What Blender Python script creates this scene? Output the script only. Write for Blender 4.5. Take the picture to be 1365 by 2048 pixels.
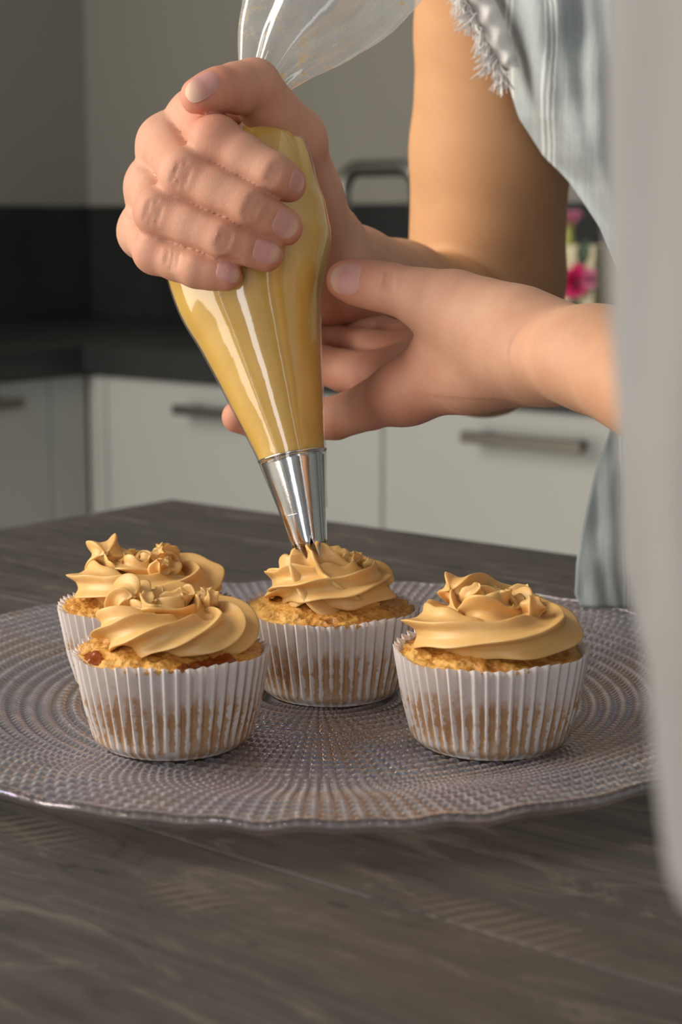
import bpy, bmesh, math, random
import numpy as np
from mathutils import Vector, Matrix

for o in list(bpy.data.objects):
    bpy.data.objects.remove(o, do_unlink=True)
sc = bpy.context.scene
COL = sc.collection
rng = np.random.default_rng(7)
random.seed(7)

# ------------------------------------------------------------------ camera, world, light, exposure
F, CX, CY = 3500.0, 682.5, 1024.0
PITCH = math.atan(584 / F)
cP, sP = math.cos(PITCH), math.sin(PITCH)
Z_WELL = 0.0060                 # upper face of the plate's flat middle (table top is z = 0)
H = 0.1803                      # lens above the table top

cam_d = bpy.data.cameras.new('camera')
cam = bpy.data.objects.new('camera', cam_d)
COL.objects.link(cam)
cam.location = (0, 0, H)
cam.rotation_euler = (math.pi / 2 - PITCH, 0, 0)
cam_d.sensor_fit = 'VERTICAL'
cam_d.sensor_height = 36.0
cam_d.sensor_width = 24.0
cam_d.lens = F / 2048 * 36.0
cam_d.clip_start = 0.01
cam_d.dof.use_dof = True
cam_d.dof.focus_distance = 0.612
cam_d.dof.aperture_fstop = 13.0
sc.camera = cam

world = bpy.data.worlds.new('world')
sc.world = world
world.use_nodes = True
world.node_tree.nodes['Background'].inputs[0].default_value = (0.93, 0.96, 1.0, 1)
world.node_tree.nodes['Background'].inputs[1].default_value = 0.19


def window_light(name, loc, target, w, h, power, color):
    d = bpy.data.lights.new(name, 'AREA')
    d.shape = 'RECTANGLE'
    d.size, d.size_y = w, h
    d.energy = power
    d.color = color
    o = bpy.data.objects.new(name, d)
    COL.objects.link(o)
    o.location = loc
    o.rotation_euler = (Vector(target) - Vector(loc)).to_track_quat('-Z', 'Y').to_euler()
    return o


# daylight through the room's windows: a high pane and a low door on the left, two narrow doors behind the camera
window_light('window_daylight', (-1.55, 0.55, 1.00), (0.0, 0.62, 0.15), 1.1, 1.25, 38, (1.0, 0.93, 0.83))
window_light('window_daylight', (-1.55, 0.22, -0.20), (0.0, 0.50, 0.05), 1.7, 1.15, 23, (1.0, 0.92, 0.80))
window_light('window_daylight', (-0.55, -1.9, 0.35), (0.0, 0.62, 0.12), 0.45, 2.2, 14, (0.96, 0.97, 1.0))
window_light('window_daylight', (1.15, -1.75, 0.35), (0.0, 0.62, 0.12), 0.18, 2.2, 3, (0.96, 0.97, 1.0))

vs = sc.view_settings
vs.view_transform = 'Standard'
vs.look = 'None'
vs.gamma = 1.0
vs.use_curve_mapping = False
vs.exposure = 0.22
sc.cycles.use_denoising = True
sc.cycles.max_bounces = 10
sc.cycles.transparent_max_bounces = 16
sc.cycles.caustics_reflective = False
sc.cycles.caustics_refractive = False


# ------------------------------------------------------------------ measuring helpers
def ray(px, py):
    a, b = (px - CX) / F, (CY - py) / F
    return np.array([a, cP + sP * b, -sP + cP * b])


def P(px, py, Y):
    r = ray(px, py)
    return np.array([0, 0, H]) + r * (Y / r[1])


def onz(px, py, z):
    r = ray(px, py)
    return np.array([0, 0, H]) + r * ((z - H) / r[2])


def onplane(px, py, p0, n):
    r = ray(px, py)
    o = np.array([0, 0, H])
    t = np.dot(np.array(p0) - o, n) / np.dot(r, n)
    return o + r * t


def mm_px(Y):
    return F / (Y * 1.02) / 1000.0


# ------------------------------------------------------------------ node helpers
class NT:
    def __init__(self, name):
        self.m = bpy.data.materials.new(name)
        self.m.use_nodes = True
        self.t = self.m.node_tree
        self.b = self.t.nodes['Principled BSDF']
        self.out = self.t.nodes['Material Output']

    def n(self, kind, **kw):
        nd = self.t.nodes.new(kind)
        for k, v in kw.items():
            if k in nd.inputs:
                self.put(nd.inputs[k], v)
            else:
                setattr(nd, k, v)
        return nd

    def put(self, sock, v):
        if isinstance(v, bpy.types.NodeSocket):
            self.t.links.new(v, sock)
        else:
            try:
                sock.default_value = v
            except Exception:
                sock.default_value = tuple(v) + (1,)

    def set(self, **kw):
        for k, v in kw.items():
            self.put(self.b.inputs[k.replace('_', ' ')], v)

    def coord(self, which='Object', scale=None, rot=None):
        c = self.n('ShaderNodeTexCoord').outputs[which]
        if scale is not None or rot is not None:
            mp = self.n('ShaderNodeMapping')
            self.t.links.new(c, mp.inputs['Vector'])
            if scale is not None:
                mp.inputs['Scale'].default_value = scale
            if rot is not None:
                mp.inputs['Rotation'].default_value = rot
            c = mp.outputs[0]
        return c

    def noise(self, vec, scale, detail=4, rough=0.5, dist=0.0):
        nd = self.n('ShaderNodeTexNoise')
        self.t.links.new(vec, nd.inputs['Vector'])
        nd.inputs['Scale'].default_value = scale
        nd.inputs['Detail'].default_value = detail
        nd.inputs['Roughness'].default_value = rough
        nd.inputs['Distortion'].default_value = dist
        return nd.outputs['Fac']

    def ramp(self, fac, stops, interp='LINEAR'):
        nd = self.n('ShaderNodeValToRGB')
        nd.color_ramp.interpolation = interp
        e = nd.color_ramp.elements
        while len(e) < len(stops):
            e.new(0.5)
        for i, (p, c) in enumerate(stops):
            e[i].position = p
            e[i].color = (c, c, c, 1) if isinstance(c, (int, float)) else tuple(c) + (1,)
        self.t.links.new(fac, nd.inputs[0])
        return nd.outputs[0]

    def mix(self, fac, a, b, mode='MIX'):
        nd = self.n('ShaderNodeMix', data_type='RGBA', blend_type=mode)
        self.put(nd.inputs[0], fac)
        self.put(nd.inputs[6], a)
        self.put(nd.inputs[7], b)
        return nd.outputs[2]

    def math(self, op, a, b=0.0, c=0.0):
        nd = self.n('ShaderNodeMath', operation=op)
        self.put(nd.inputs[0], a)
        self.put(nd.inputs[1], b)
        self.put(nd.inputs[2], c)
        return nd.outputs[0]

    def bump(self, h, strength=0.3, dist=0.001, normal=None):
        nd = self.n('ShaderNodeBump')
        nd.inputs['Strength'].default_value = strength
        nd.inputs['Distance'].default_value = dist
        self.t.links.new(h, nd.inputs['Height'])
        if normal is not None:
            self.t.links.new(normal, nd.inputs['Normal'])
        self.t.links.new(nd.outputs[0], self.b.inputs['Normal'])
        return nd.outputs[0]

    def schlick(self, f0=0.04, normal=None):
        """reflectance of a thin clear sheet, the same from both sides"""
        lw = self.n('ShaderNodeLayerWeight')
        lw.inputs['Blend'].default_value = 0.5
        if normal is not None:
            self.t.links.new(normal, lw.inputs['Normal'])
        return self.math('MULTIPLY_ADD', self.math('POWER', lw.outputs['Facing'], 5.0), 1.0 - f0, f0)

    def attr(self, name):
        nd = self.n('ShaderNodeAttribute')
        nd.attribute_name = name
        return nd.outputs['Fac']


def simple(name, col, rough=0.5, metallic=0.0, bump=None, **kw):
    m = NT(name)
    m.set(Base_Color=tuple(col) + (1,), Roughness=rough, Metallic=metallic)
    c = m.coord('Object')
    f = m.noise(c, 6.0, 3)
    m.set(Base_Color=m.mix(m.ramp(f, [(0.3, 0.0), (0.7, 1.0)]), [x * 0.95 for x in col] + [1], [min(1, x * 1.04) for x in col] + [1]))
    if bump:
        m.bump(m.noise(c, bump[0], 4), bump[1], bump[2])
    for k, v in kw.items():
        m.put(m.b.inputs[k.replace('_', ' ')], v)
    return m.m


# ------------------------------------------------------------------ mesh helpers
def obj(name, verts, faces, mat, parent=None, smooth=True, attrs=None, uv=None):
    me = bpy.data.meshes.new(name)
    me.from_pydata([tuple(map(float, v)) for v in verts], [], [tuple(map(int, f)) for f in faces])
    return link(name, me, mat, parent, smooth, attrs, uv)


def obj_np(name, V, Fq, mat, parent=None, smooth=True, attrs=None):
    """fast path: quads only"""
    me = bpy.data.meshes.new(name)
    V = np.asarray(V, np.float32)
    Fq = np.asarray(Fq, np.int32)
    me.vertices.add(len(V))
    me.vertices.foreach_set('co', V.ravel())
    me.loops.add(Fq.size)
    me.loops.foreach_set('vertex_index', Fq.ravel())
    me.polygons.add(len(Fq))
    me.polygons.foreach_set('loop_start', np.arange(len(Fq), dtype=np.int32) * 4)
    me.update(calc_edges=True)
    return link(name, me, mat, parent, smooth, attrs)


def link(name, me, mat, parent=None, smooth=True, attrs=None, uv=None):
    if smooth:
        me.polygons.foreach_set('use_smooth', np.ones(len(me.polygons), dtype=bool))
    if attrs:
        for k, a in attrs.items():
            at = me.attributes.new(k, 'FLOAT', 'POINT')
            at.data.foreach_set('value', np.asarray(a, np.float32))
    if uv is not None:
        l = me.uv_layers.new(name='UVMap')
        vi = np.zeros(len(me.loops), np.int32)
        me.loops.foreach_get('vertex_index', vi)
        l.data.foreach_set('uv', np.asarray(uv, np.float32)[vi].ravel())
    me.update()
    o = bpy.data.objects.new(name, me)
    if mat is not None:
        me.materials.append(mat)
    COL.objects.link(o)
    if parent is not None:
        o.parent = parent
    return o


def outward(o):
    """make a closed or tube mesh face outward"""
    bm = bmesh.new()
    bm.from_mesh(o.data)
    bmesh.ops.recalc_face_normals(bm, faces=bm.faces)
    bm.to_mesh(o.data)
    bm.free()
    return o


def empty(name, loc=(0, 0, 0), rz=0.0):
    o = bpy.data.objects.new(name, None)
    COL.objects.link(o)
    o.location = tuple(map(float, loc))
    o.rotation_euler = (0, 0, rz)
    o.empty_display_size = 0.02
    return o


def tag(o, label, cat, group=None):
    o['label'] = label
    o['category'] = cat
    if group:
        o['group'] = group
    return o


def structure(o, label=None, cat=None):
    o['kind'] = 'structure'
    if label:
        o['label'] = label
    if cat:
        o['category'] = cat
    return o


def grid_faces(nu, nv, close_u=False, close_v=False):
    i = np.arange(nu if close_u else nu - 1)
    j = np.arange(nv if close_v else nv - 1)
    I, J = np.meshgrid(i, j, indexing='ij')
    I2, J2 = (I + 1) % nu, (J + 1) % nv
    return np.stack([I * nv + J, I2 * nv + J, I2 * nv + J2, I * nv + J2], -1).reshape(-1, 4)


def box_bm(bm, lo, hi, bevel=0.0, M=None):
    lo, hi = np.minimum(lo, hi), np.maximum(lo, hi)
    vs_ = [bm.verts.new((x, y, z)) for x in (lo[0], hi[0]) for y in (lo[1], hi[1]) for z in (lo[2], hi[2])]
    fs = [(0, 1, 3, 2), (4, 6, 7, 5), (0, 4, 5, 1), (2, 3, 7, 6), (0, 2, 6, 4), (1, 5, 7, 3)]
    faces = [bm.faces.new([vs_[k] for k in f]) for f in fs]
    if bevel > 0:
        ed = list({e for f in faces for e in f.edges})
        r = bmesh.ops.bevel(bm, geom=ed, offset=bevel, segments=2, profile=0.6, affect='EDGES')
        vs_ = list({v for f in bm.faces for v in f.verts if f in r['faces']} | {v for v in vs_ if v.is_valid})
    return vs_


def box(name, lo, hi, mat, parent=None, bevel=0.0, smooth=False):
    bm = bmesh.new()
    box_bm(bm, lo, hi, bevel)
    bmesh.ops.recalc_face_normals(bm, faces=bm.faces)
    me = bpy.data.meshes.new(name)
    bm.to_mesh(me)
    bm.free()
    return link(name, me, mat, parent, smooth)


def catmull(pts, n):
    pts = np.asarray(pts, float)
    p = np.vstack([2 * pts[0] - pts[1], pts, 2 * pts[-1] - pts[-2]])
    out = []
    m = len(pts) - 1
    for s in np.linspace(0, m, n):
        i = min(int(s), m - 1)
        t = s - i
        a, b, c, d = p[i], p[i + 1], p[i + 2], p[i + 3]
        out.append(0.5 * ((2 * b) + (c - a) * t + (2 * a - 5 * b + 4 * c - d) * t * t + (3 * b - a - 3 * c + d) * t ** 3))
    return np.array(out)


def frames(path, up=(0, 0, 1)):
    T = np.gradient(path, axis=0)
    T /= np.linalg.norm(T, axis=1)[:, None]
    up = np.asarray(up, float)
    B = np.cross(T, up)
    B /= np.linalg.norm(B, axis=1)[:, None] + 1e-12
    N = np.cross(B, T)
    return T, N, B


def tube(path, radii, seg=12, cap=True):
    path = np.asarray(path, float)
    radii = np.broadcast_to(np.asarray(radii, float), (len(path),))
    T = np.gradient(path, axis=0)
    T /= np.linalg.norm(T, axis=1)[:, None] + 1e-12
    # parallel transport
    ref = np.array([0, 0, 1.0]) if abs(T[0][2]) < 0.9 else np.array([1.0, 0, 0])
    N = np.cross(T[0], ref)
    N /= np.linalg.norm(N)
    V = []
    for i in range(len(path)):
        N = N - T[i] * np.dot(N, T[i])
        N /= np.linalg.norm(N)
        B = np.cross(T[i], N)
        a = np.linspace(0, 2 * np.pi, seg, endpoint=False)
        V.append(path[i] + radii[i] * (np.cos(a)[:, None] * N + np.sin(a)[:, None] * B))
    V = np.concatenate(V)
    Fc = grid_faces(len(path), seg, close_v=True)[:, ::-1].tolist()
    if cap:
        Fc.append(list(range(seg)))
        Fc.append(list(range(len(V) - 1, len(V) - seg - 1, -1)))
    return V, Fc


def join_parts(parts):
    V, Fc, k = [], [], 0
    for v, f in parts:
        V.append(np.asarray(v))
        Fc += [[i + k for i in q] for q in f]
        k += len(v)
    return np.concatenate(V), Fc


def sstep(a, b, x):
    t = np.clip((x - a) / (b - a), 0, 1)
    return t * t * (3 - 2 * t)


# value noise for shape wobble (periodic-free, smooth)
def vnoise(p, freq, seed=0):
    p = np.asarray(p, float) * freq
    i = np.floor(p).astype(np.int64)
    f = p - i
    f = f * f * (3 - 2 * f)

    def h(ix, iy, iz):
        n = (ix * 374761393 + iy * 668265263 + iz * 2147483647 + seed * 1274126177) & 0xffffffff
        n = ((n ^ (n >> 13)) * 1274126177) & 0xffffffff
        return ((n ^ (n >> 16)) & 0xffff) / 65535.0 * 2 - 1
    r = 0
    for dx in (0, 1):
        for dy in (0, 1):
            for dz in (0, 1):
                w = (f[..., 0] if dx else 1 - f[..., 0]) * (f[..., 1] if dy else 1 - f[..., 1]) * (f[..., 2] if dz else 1 - f[..., 2])
                r = r + w * h(i[..., 0] + dx, i[..., 1] + dy, i[..., 2] + dz)
    return r


# ------------------------------------------------------------------ the room: axes follow the kitchen's corner
U = np.array([-1.2477, 1.0138, 0.0]); U /= np.linalg.norm(U)      # along the right-hand cabinet run, away from the camera
W = np.array([U[1], -U[0], 0.0])                                   # along the left-hand run, away from the camera
FLOOR_Z = -0.90
CEIL_Z = 1.62


def lerp_mat(base, other, sc_, name, rough=0.6):
    m = NT(name)
    c = m.coord('Object')
    m.set(Base_Color=m.mix(m.ramp(m.noise(c, sc_, 5, 0.6), [(0.35, 0.0), (0.65, 1.0)]), list(base) + [1], list(other) + [1]), Roughness=rough)
    return m


def wall_material():
    m = lerp_mat((0.275, 0.262, 0.225), (0.288, 0.275, 0.237), 3.0, 'wall_paint', 0.85)
    m.bump(m.noise(m.coord('Object'), 260.0, 3), 0.15, 0.001)
    return m.m


def stone_material():
    m = lerp_mat((0.018, 0.0195, 0.0195), (0.030, 0.031, 0.031), 7.0, 'dark_stone', 0.30)
    return m.m


def cabinet_material():
    m = lerp_mat((0.36, 0.365, 0.345), (0.372, 0.378, 0.358), 2.0, 'cabinet_lacquer', 0.38)
    return m.m


YSIGN = 1.0 if np.dot(np.cross([0, 0, 1.0], -U), -W) > 0 else -1.0


def wood_material():
    m = NT('dark_wood')
    c = m.coord('Object')
    # fine grain runs along local x
    g = m.n('ShaderNodeMapping'); m.t.links.new(c, g.inputs[0]); g.inputs['Scale'].default_value = (7.0, 120.0, 40.0)
    fine = m.noise(g.outputs[0], 1.0, 7, 0.62, 0.6)
    g2 = m.n('ShaderNodeMapping'); m.t.links.new(c, g2.inputs[0]); g2.inputs['Scale'].default_value = (3.5, 14.0, 6.0)
    broad = m.noise(g2.outputs[0], 1.0, 4, 0.55, 1.2)
    cloud = m.noise(c, 13.0, 5, 0.65)
    col = m.ramp(fine, [(0.25, (0.036, 0.032, 0.029)), (0.5, (0.072, 0.064, 0.057)), (0.72, (0.125, 0.112, 0.099))])
    col = m.mix(m.ramp(broad, [(0.35, 0.0), (0.7, 0.7)]), col, (0.098, 0.080, 0.065, 1))
    col = m.mix(m.ramp(cloud, [(0.42, 0.0), (0.72, 0.6)]), col, (0.046, 0.042, 0.040, 1))
    sc1 = m.n('ShaderNodeMapping'); m.t.links.new(c, sc1.inputs[0]); sc1.inputs['Scale'].default_value = (14.0, 46.0, 20.0); sc1.inputs['Rotation'].default_value = (0, 0, 0.12)
    scr = m.noise(sc1.outputs[0], 1.0, 6, 0.7, 2.0)
    col = m.mix(m.ramp(scr, [(0.54, 0.0), (0.66, 0.6)]), col, (0.165, 0.142, 0.118, 1))
    col = m.mix(m.ramp(scr, [(0.32, 0.75), (0.43, 0.0)]), col, (0.022, 0.020, 0.019, 1))
    # saw marks: short stripes across the grain, worn into patches
    wv = m.n('ShaderNodeTexWave', wave_type='BANDS', bands_direction='X')
    g3 = m.n('ShaderNodeMapping'); m.t.links.new(c, g3.inputs[0]); g3.inputs['Rotation'].default_value = (0, 0, 0.45)
    m.t.links.new(g3.outputs[0], wv.inputs['Vector'])
    wv.inputs['Scale'].default_value = 62.0
    wv.inputs['Distortion'].default_value = 2.5
    wv.inputs['Detail'].default_value = 2.0
    patch = None
    for (px, py, rx, ry) in ((1000, 1850, 0.034, 0.013), (375, 1795, 0.020, 0.010), (60, 1660, 0.022, 0.012)):
        q = to_table(onz(px, py, 0.0))
        off = m.n('ShaderNodeVectorMath', operation='SUBTRACT'); m.t.links.new(c, off.inputs[0]); off.inputs[1].default_value = (q[0], YSIGN * q[1], -FLOOR_Z)
        s_ = m.n('ShaderNodeVectorMath', operation='DIVIDE'); m.t.links.new(off.outputs[0], s_.inputs[0]); s_.inputs[1].default_value = (rx, ry, 1)
        le = m.n('ShaderNodeVectorMath', operation='LENGTH'); m.t.links.new(s_.outputs[0], le.inputs[0])
        k = m.math('ADD', le.outputs['Value'], m.math('MULTIPLY_ADD', m.noise(c, 60.0, 3), 0.8, -0.4))
        p_ = m.ramp(k, [(0.45, 1.0), (1.0, 0.0)])
        patch = p_ if patch is None else m.math('MAXIMUM', patch, p_)
    sm = m.math('MULTIPLY', patch, m.ramp(wv.outputs['Fac'], [(0.2, 0.0), (0.8, 0.75)]))
    col = m.mix(sm, col, (0.135, 0.108, 0.082, 1))
    m.set(Base_Color=col, Roughness=m.ramp(fine, [(0.3, 0.62), (0.7, 0.48)]), Specular_IOR_Level=0.35)
    hh = m.math('ADD', fine, m.math('MULTIPLY', sm, -0.6))
    m.bump(hh, 0.35, 0.0006)
    return m.m


# --- table frame: local x runs along -U from the far corner, local y along -W
T0 = onz(345, 998, 0.0)


def to_table(p):
    d = np.asarray(p) - T0
    return np.array([np.dot(d, -U), np.dot(d, -W), d[2]])


TABLE_RZ = math.atan2(-U[1], -U[0])
assert abs(np.cross(-U, -W)[2]) > 0.99
# local y must be -W; with x = -U a right-handed z-up frame has y = z x (-U)
YSIGN = 1.0 if np.dot(np.cross([0, 0, 1.0], -U), -W) > 0 else -1.0

M_WALL = wall_material()
M_STONE = stone_material()
M_CAB = cabinet_material()
M_STEEL = simple('brushed_steel', (0.33, 0.31, 0.27), 0.35, 1.0)
M_HANDLE = simple('handle_bronze', (0.16, 0.145, 0.125), 0.4, 0.8)
M_PLINTH = simple('plinth_grey', (0.2, 0.2, 0.19), 0.6)
M_FLOOR = simple('floor_tile', (0.30, 0.27, 0.23), 0.5)
M_CEIL = simple('ceiling_paint', (0.7, 0.69, 0.66), 0.9)


def framed(name, org, rz):
    return empty(name, org, rz)


# wall corner and counter corner
WC = P(177, 412, 3.40); WC[2] = 0
CC = onz(172, 745, -0.04); CC[2] = 0
dep_L = np.dot(CC - WC, -U)      # depth of the left run's counter
dep_R = np.dot(CC - WC, -W)      # depth of the right run's counter


def prism(name, pts, z0, z1, mat, parent=None):
    """vertical prism over a polygon given in world xy"""
    n = len(pts)
    V = [(p[0], p[1], z0) for p in pts] + [(p[0], p[1], z1) for p in pts]
    Fc = [list(range(n))[::-1], [n + i for i in range(n)]] + [[i, (i + 1) % n, n + (i + 1) % n, n + i] for i in range(n)]
    bm = bmesh.new()
    vv = [bm.verts.new(v) for v in V]
    for f in Fc:
        bm.faces.new([vv[i] for i in f])
    bmesh.ops.recalc_face_normals(bm, faces=bm.faces)
    bmesh.ops.bevel(bm, geom=[e for e in bm.edges if e.calc_length() > 0.008], offset=0.0012, segments=1, affect='EDGES') if min(z1 - z0, 1) > 0.006 else None
    me = bpy.data.meshes.new(name)
    bm.to_mesh(me)
    bm.free()
    me.transform(Matrix.Rotation(-TABLE_RZ, 4, 'Z'))
    o = link(name, me, mat, parent, False)
    o.rotation_euler = (0, 0, TABLE_RZ)
    return o


def at(a, b):
    """a metres from the wall corner along the right run (toward the camera), b metres along the left run"""
    return WC + (-U) * a + (-W) * b


# walls, floor, ceiling
RUN = 3.4
structure(prism('wall_right', [at(-0.1, 0), at(RUN, 0), at(RUN, -0.1), at(-0.1, -0.1)], FLOOR_Z, CEIL_Z, M_WALL), 'warm grey painted wall behind the tap', 'wall')
structure(prism('wall_left', [at(0, 0), at(0, RUN), at(-0.1, RUN), at(-0.1, 0)], FLOOR_Z, CEIL_Z, M_WALL), 'warm grey painted wall left of the kitchen corner', 'wall')
structure(prism('floor', [at(-0.1, -0.1), at(RUN + 1.2, -0.1), at(RUN + 1.2, RUN + 1.2), at(-0.1, RUN + 1.2)], FLOOR_Z - 0.05, FLOOR_Z, M_FLOOR), 'brown grey kitchen floor under the table', 'floor')

# backsplashes (upstands) : dark stone slabs on the two walls
z_bs = P(176, 412, 3.40)[2]
tag(prism('backsplash_panel', [at(0.0135, 0.001), at(RUN - 0.1, 0.001), at(RUN - 0.1, 0.0122), at(0.0135, 0.0122)], 0.0, z_bs, M_STONE),
    'black stone backsplash slab on the wall behind the tap', 'backsplash', 'backsplash slabs of the kitchen corner')
tag(prism('backsplash_panel', [at(0.001, 0.001), at(0.001, RUN - 0.1), at(0.0122, RUN - 0.1), at(0.0122, 0.001)], 0.0, z_bs, M_STONE),
    'black stone backsplash slab on the wall left of the kitchen corner', 'backsplash', 'backsplash slabs of the kitchen corner')
# worktop: one continuous L
tag(prism('worktop', [at(0.0125, 0.0125), at(RUN - 0.1, 0.0125), at(RUN - 0.1, dep_R), at(dep_L, dep_R), at(dep_L, RUN - 0.1), at(0.0125, RUN - 0.1)], -0.04, 0.0, M_STONE),
    'black stone worktop running round the kitchen corner above the cabinets', 'worktop')

# cabinets
face_R0 = at(0, dep_R - 0.02)      # plane of the right run's fronts
face_L0 = at(dep_L - 0.02, 0)


def a_of(px, py):
    return float(np.dot(onplane(px, py, face_R0, W) - WC, -U))


def b_of(px, py):
    return float(np.dot(onplane(px, py, face_L0, U) - WC, -W))


def z_of_R(px, py):
    return float(onplane(px, py, face_R0, W)[2])


def cabinet(kind, lo, hi, label, handle=None, filler=False):
    """kind 'R': spans a in [lo,hi] on the right run; 'L': spans b on the left run"""
    mk = (lambda t, d: at(t, d)) if kind == 'R' else (lambda t, d: at(d, t))
    dep = (dep_R if kind == 'R' else dep_L) - 0.02
    base = mk((lo + hi) / 2, dep / 2); base[2] = FLOOR_Z
    e = empty('base_cabinet', base, TABLE_RZ)
    tag(e, label, 'cabinet', 'white base cabinets of the kitchen corner')
    inv = Matrix.Translation(-(Matrix.Rotation(-TABLE_RZ, 4, 'Z') @ Vector(base)))

    def pr(name, t0, t1, d0, d1, z0, z1, mat, parent):
        o = prism(name, [mk(t0, d0), mk(t1, d0), mk(t1, d1), mk(t0, d1)], z0, z1, mat)
        o.data.transform(inv)
        o.rotation_euler = (0, 0, 0)
        o.parent = parent
        return o
    pr('body', lo, hi, 0.02, dep - 0.022, FLOOR_Z + 0.1, -0.0405, M_CAB, e)
    pr('plinth', lo, hi, 0.05, dep - 0.07, FLOOR_Z, FLOOR_Z + 0.1, M_PLINTH, e)
    g = 0.0015
    fr = pr('filler_front' if filler else 'drawer_front', lo + g, hi - g, dep - 0.0215, dep, FLOOR_Z + 0.11, -0.046, M_CAB, e)
    if handle:
        h0, h1, hz = handle
        pts = [mk(h0, dep + 0.032), mk(h1, dep + 0.032)]
        parts = []
        for p in pts:
            p[2] = hz
        bar = pr('handle', h0, h1, dep + 0.026, dep + 0.038, hz - 0.007, hz + 0.007, M_HANDLE, fr)
        for q in (h0 + 0.02, h1 - 0.02):
            pr('handle_post', q - 0.006, q + 0.006, dep, dep + 0.027, hz - 0.005, hz + 0.005, M_HANDLE, fr)
    return e


a0 = dep_L - 0.02
a1, a2 = a_of(214, 900), a_of(765, 900)
a3 = a2 + (a2 - a1)
hz = z_of_R(1075, 879)
hw = (a_of(1196, 886) - a_of(955, 871)) / 2
cm = (a_of(1196, 886) + a_of(955, 871)) / 2
cabinet('R', a0 + 0.001, a1, 'narrow white corner filler panel under the worktop, right face of the corner', None, True)
cabinet('R', a1, a2, 'white drawer cabinet behind the piping bag, next to the corner', ((a1 + a2) / 2 - hw, (a1 + a2) / 2 + hw, hz))
cabinet('R', a2, 2 * cm - a2, 'white drawer cabinet behind the lower hand, its dark bar handle in view', (cm - hw, cm + hw, hz))
a4 = 2 * cm - a2
cabinet('R', a4, min(a4 + 0.6, RUN - 0.12), 'white drawer cabinet hidden behind the pale sleeve', ((a4 + min(a4 + 0.6, RUN - 0.12)) / 2 - 0.12, (a4 + min(a4 + 0.6, RUN - 0.12)) / 2 + 0.12, hz))
b0 = dep_R - 0.02
b1 = b_of(104, 900)
bh = b_of(14, 803)
cabinet('L', b0 + 0.0005, b1, 'narrow bright white filler panel left of the kitchen corner', None, True)
cabinet('L', b1, b1 + 0.62, 'white drawer cabinet at the left edge of the picture', (bh, bh + 0.30, float(onplane(8, 803, face_L0, U)[2])))
cabinet('L', b1 + 0.62, b1 + 1.24, 'white drawer cabinet beyond the left edge of the picture', (b1 + 0.75, b1 + 1.1, hz))

# tap: square arch of brushed steel
pl = at(0, dep_R * 0.42)
tl = onplane(686, 340, pl, W); tr = onplane(838, 345, pl, W); tt = onplane(720, 337, pl, W)
zt = tt[2]
tap = empty('kitchen_tap', (tl[0], tl[1], 0.0))
tag(tap, 'brushed steel kitchen tap with a squared arch spout against the grey wall', 'tap')
org = np.array([tl[0], tl[1], 0])
d_ = (tr - tl); d_[2] = 0
Ltap = np.linalg.norm(d_); d_ /= Ltap
rc = 0.032
pth = [np.array([0, 0, 0.02]), np.array([0, 0, zt - rc])]
for a in np.linspace(0, np.pi / 2, 8)[1:]:
    pth.append(d_ * rc * (1 - math.cos(a)) + np.array([0, 0, zt - rc + rc * math.sin(a)]))
for a in np.linspace(0, np.pi / 2, 8):
    pth.append(d_ * (Ltap - rc + rc * math.sin(a)) + np.array([0, 0, zt - rc + rc * math.cos(a)]))
pth.append(d_ * Ltap + np.array([0, 0, zt - 0.075]))
v, f = tube(pth, 0.0125, 16)
obj('spout', v, f, M_STEEL, tap)
v, f = tube([(0, 0, 0), (0, 0, 0.004), (0, 0, 0.05), (0, 0, 0.055)], [0.026, 0.024, 0.022, 0.014], 24)
obj('tap_base', v, f, M_STEEL, tap)
v, f = tube([(0, 0, 0.045), tuple(-d_ * 0.05 + np.array([0, 0, 0.055])), tuple(-d_ * 0.10 + np.array([0, 0, 0.075]))], [0.007, 0.006, 0.005], 10)
obj('lever', v, f, M_STEEL, tap)

# ------------------------------------------------------------------ floral planter behind the arms
M_CREAM = simple('cream_glaze', (0.62, 0.55, 0.36), 0.45)
M_ROSE = simple('rose_petal', (0.55, 0.015, 0.12), 0.55)
M_ROSE2 = simple('rose_petal_pale', (0.62, 0.20, 0.33), 0.55)
M_LEAF = simple('rose_leaf', (0.03, 0.06, 0.025), 0.55)
M_STEM = simple('stem_green', (0.38, 0.40, 0.10), 0.6)


def rose(name, c, R, mat, parent, facing):
    """spiral of cupped petals"""
    f = Vector(facing).normalized()
    q = f.to_track_quat('Z', 'Y')
    parts = []
    for k in range(13):
        a = k * 2.399
        r = R * (0.12 + 0.07 * k)
        wid = R * (0.35 + 0.035 * k)
        n = 6
        V = []
        for i in range(n):
            for j in range(n):
                s, t = i / (n - 1), j / (n - 1) * 2 - 1
                rr = r * (0.35 + 0.75 * s ** 1.5)
                ang = a + t * wid / max(r, 0.3 * R) * (0.5 + 0.5 * math.sin(math.pi * min(1, s * 0.75 + .1)))
                z = R * (0.95 * s * (1 - 0.055 * k) - 0.25 * t * t * s - 0.2)
                V.append(Vector((rr * math.cos(ang), rr * math.sin(ang), z)))
        V = [np.array(q @ v) + np.asarray(c) for v in V]
        parts.append((V, grid_faces(n, n).tolist()))
    v, f2 = join_parts(parts)
    return obj(name, v, f2, mat, parent)


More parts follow.
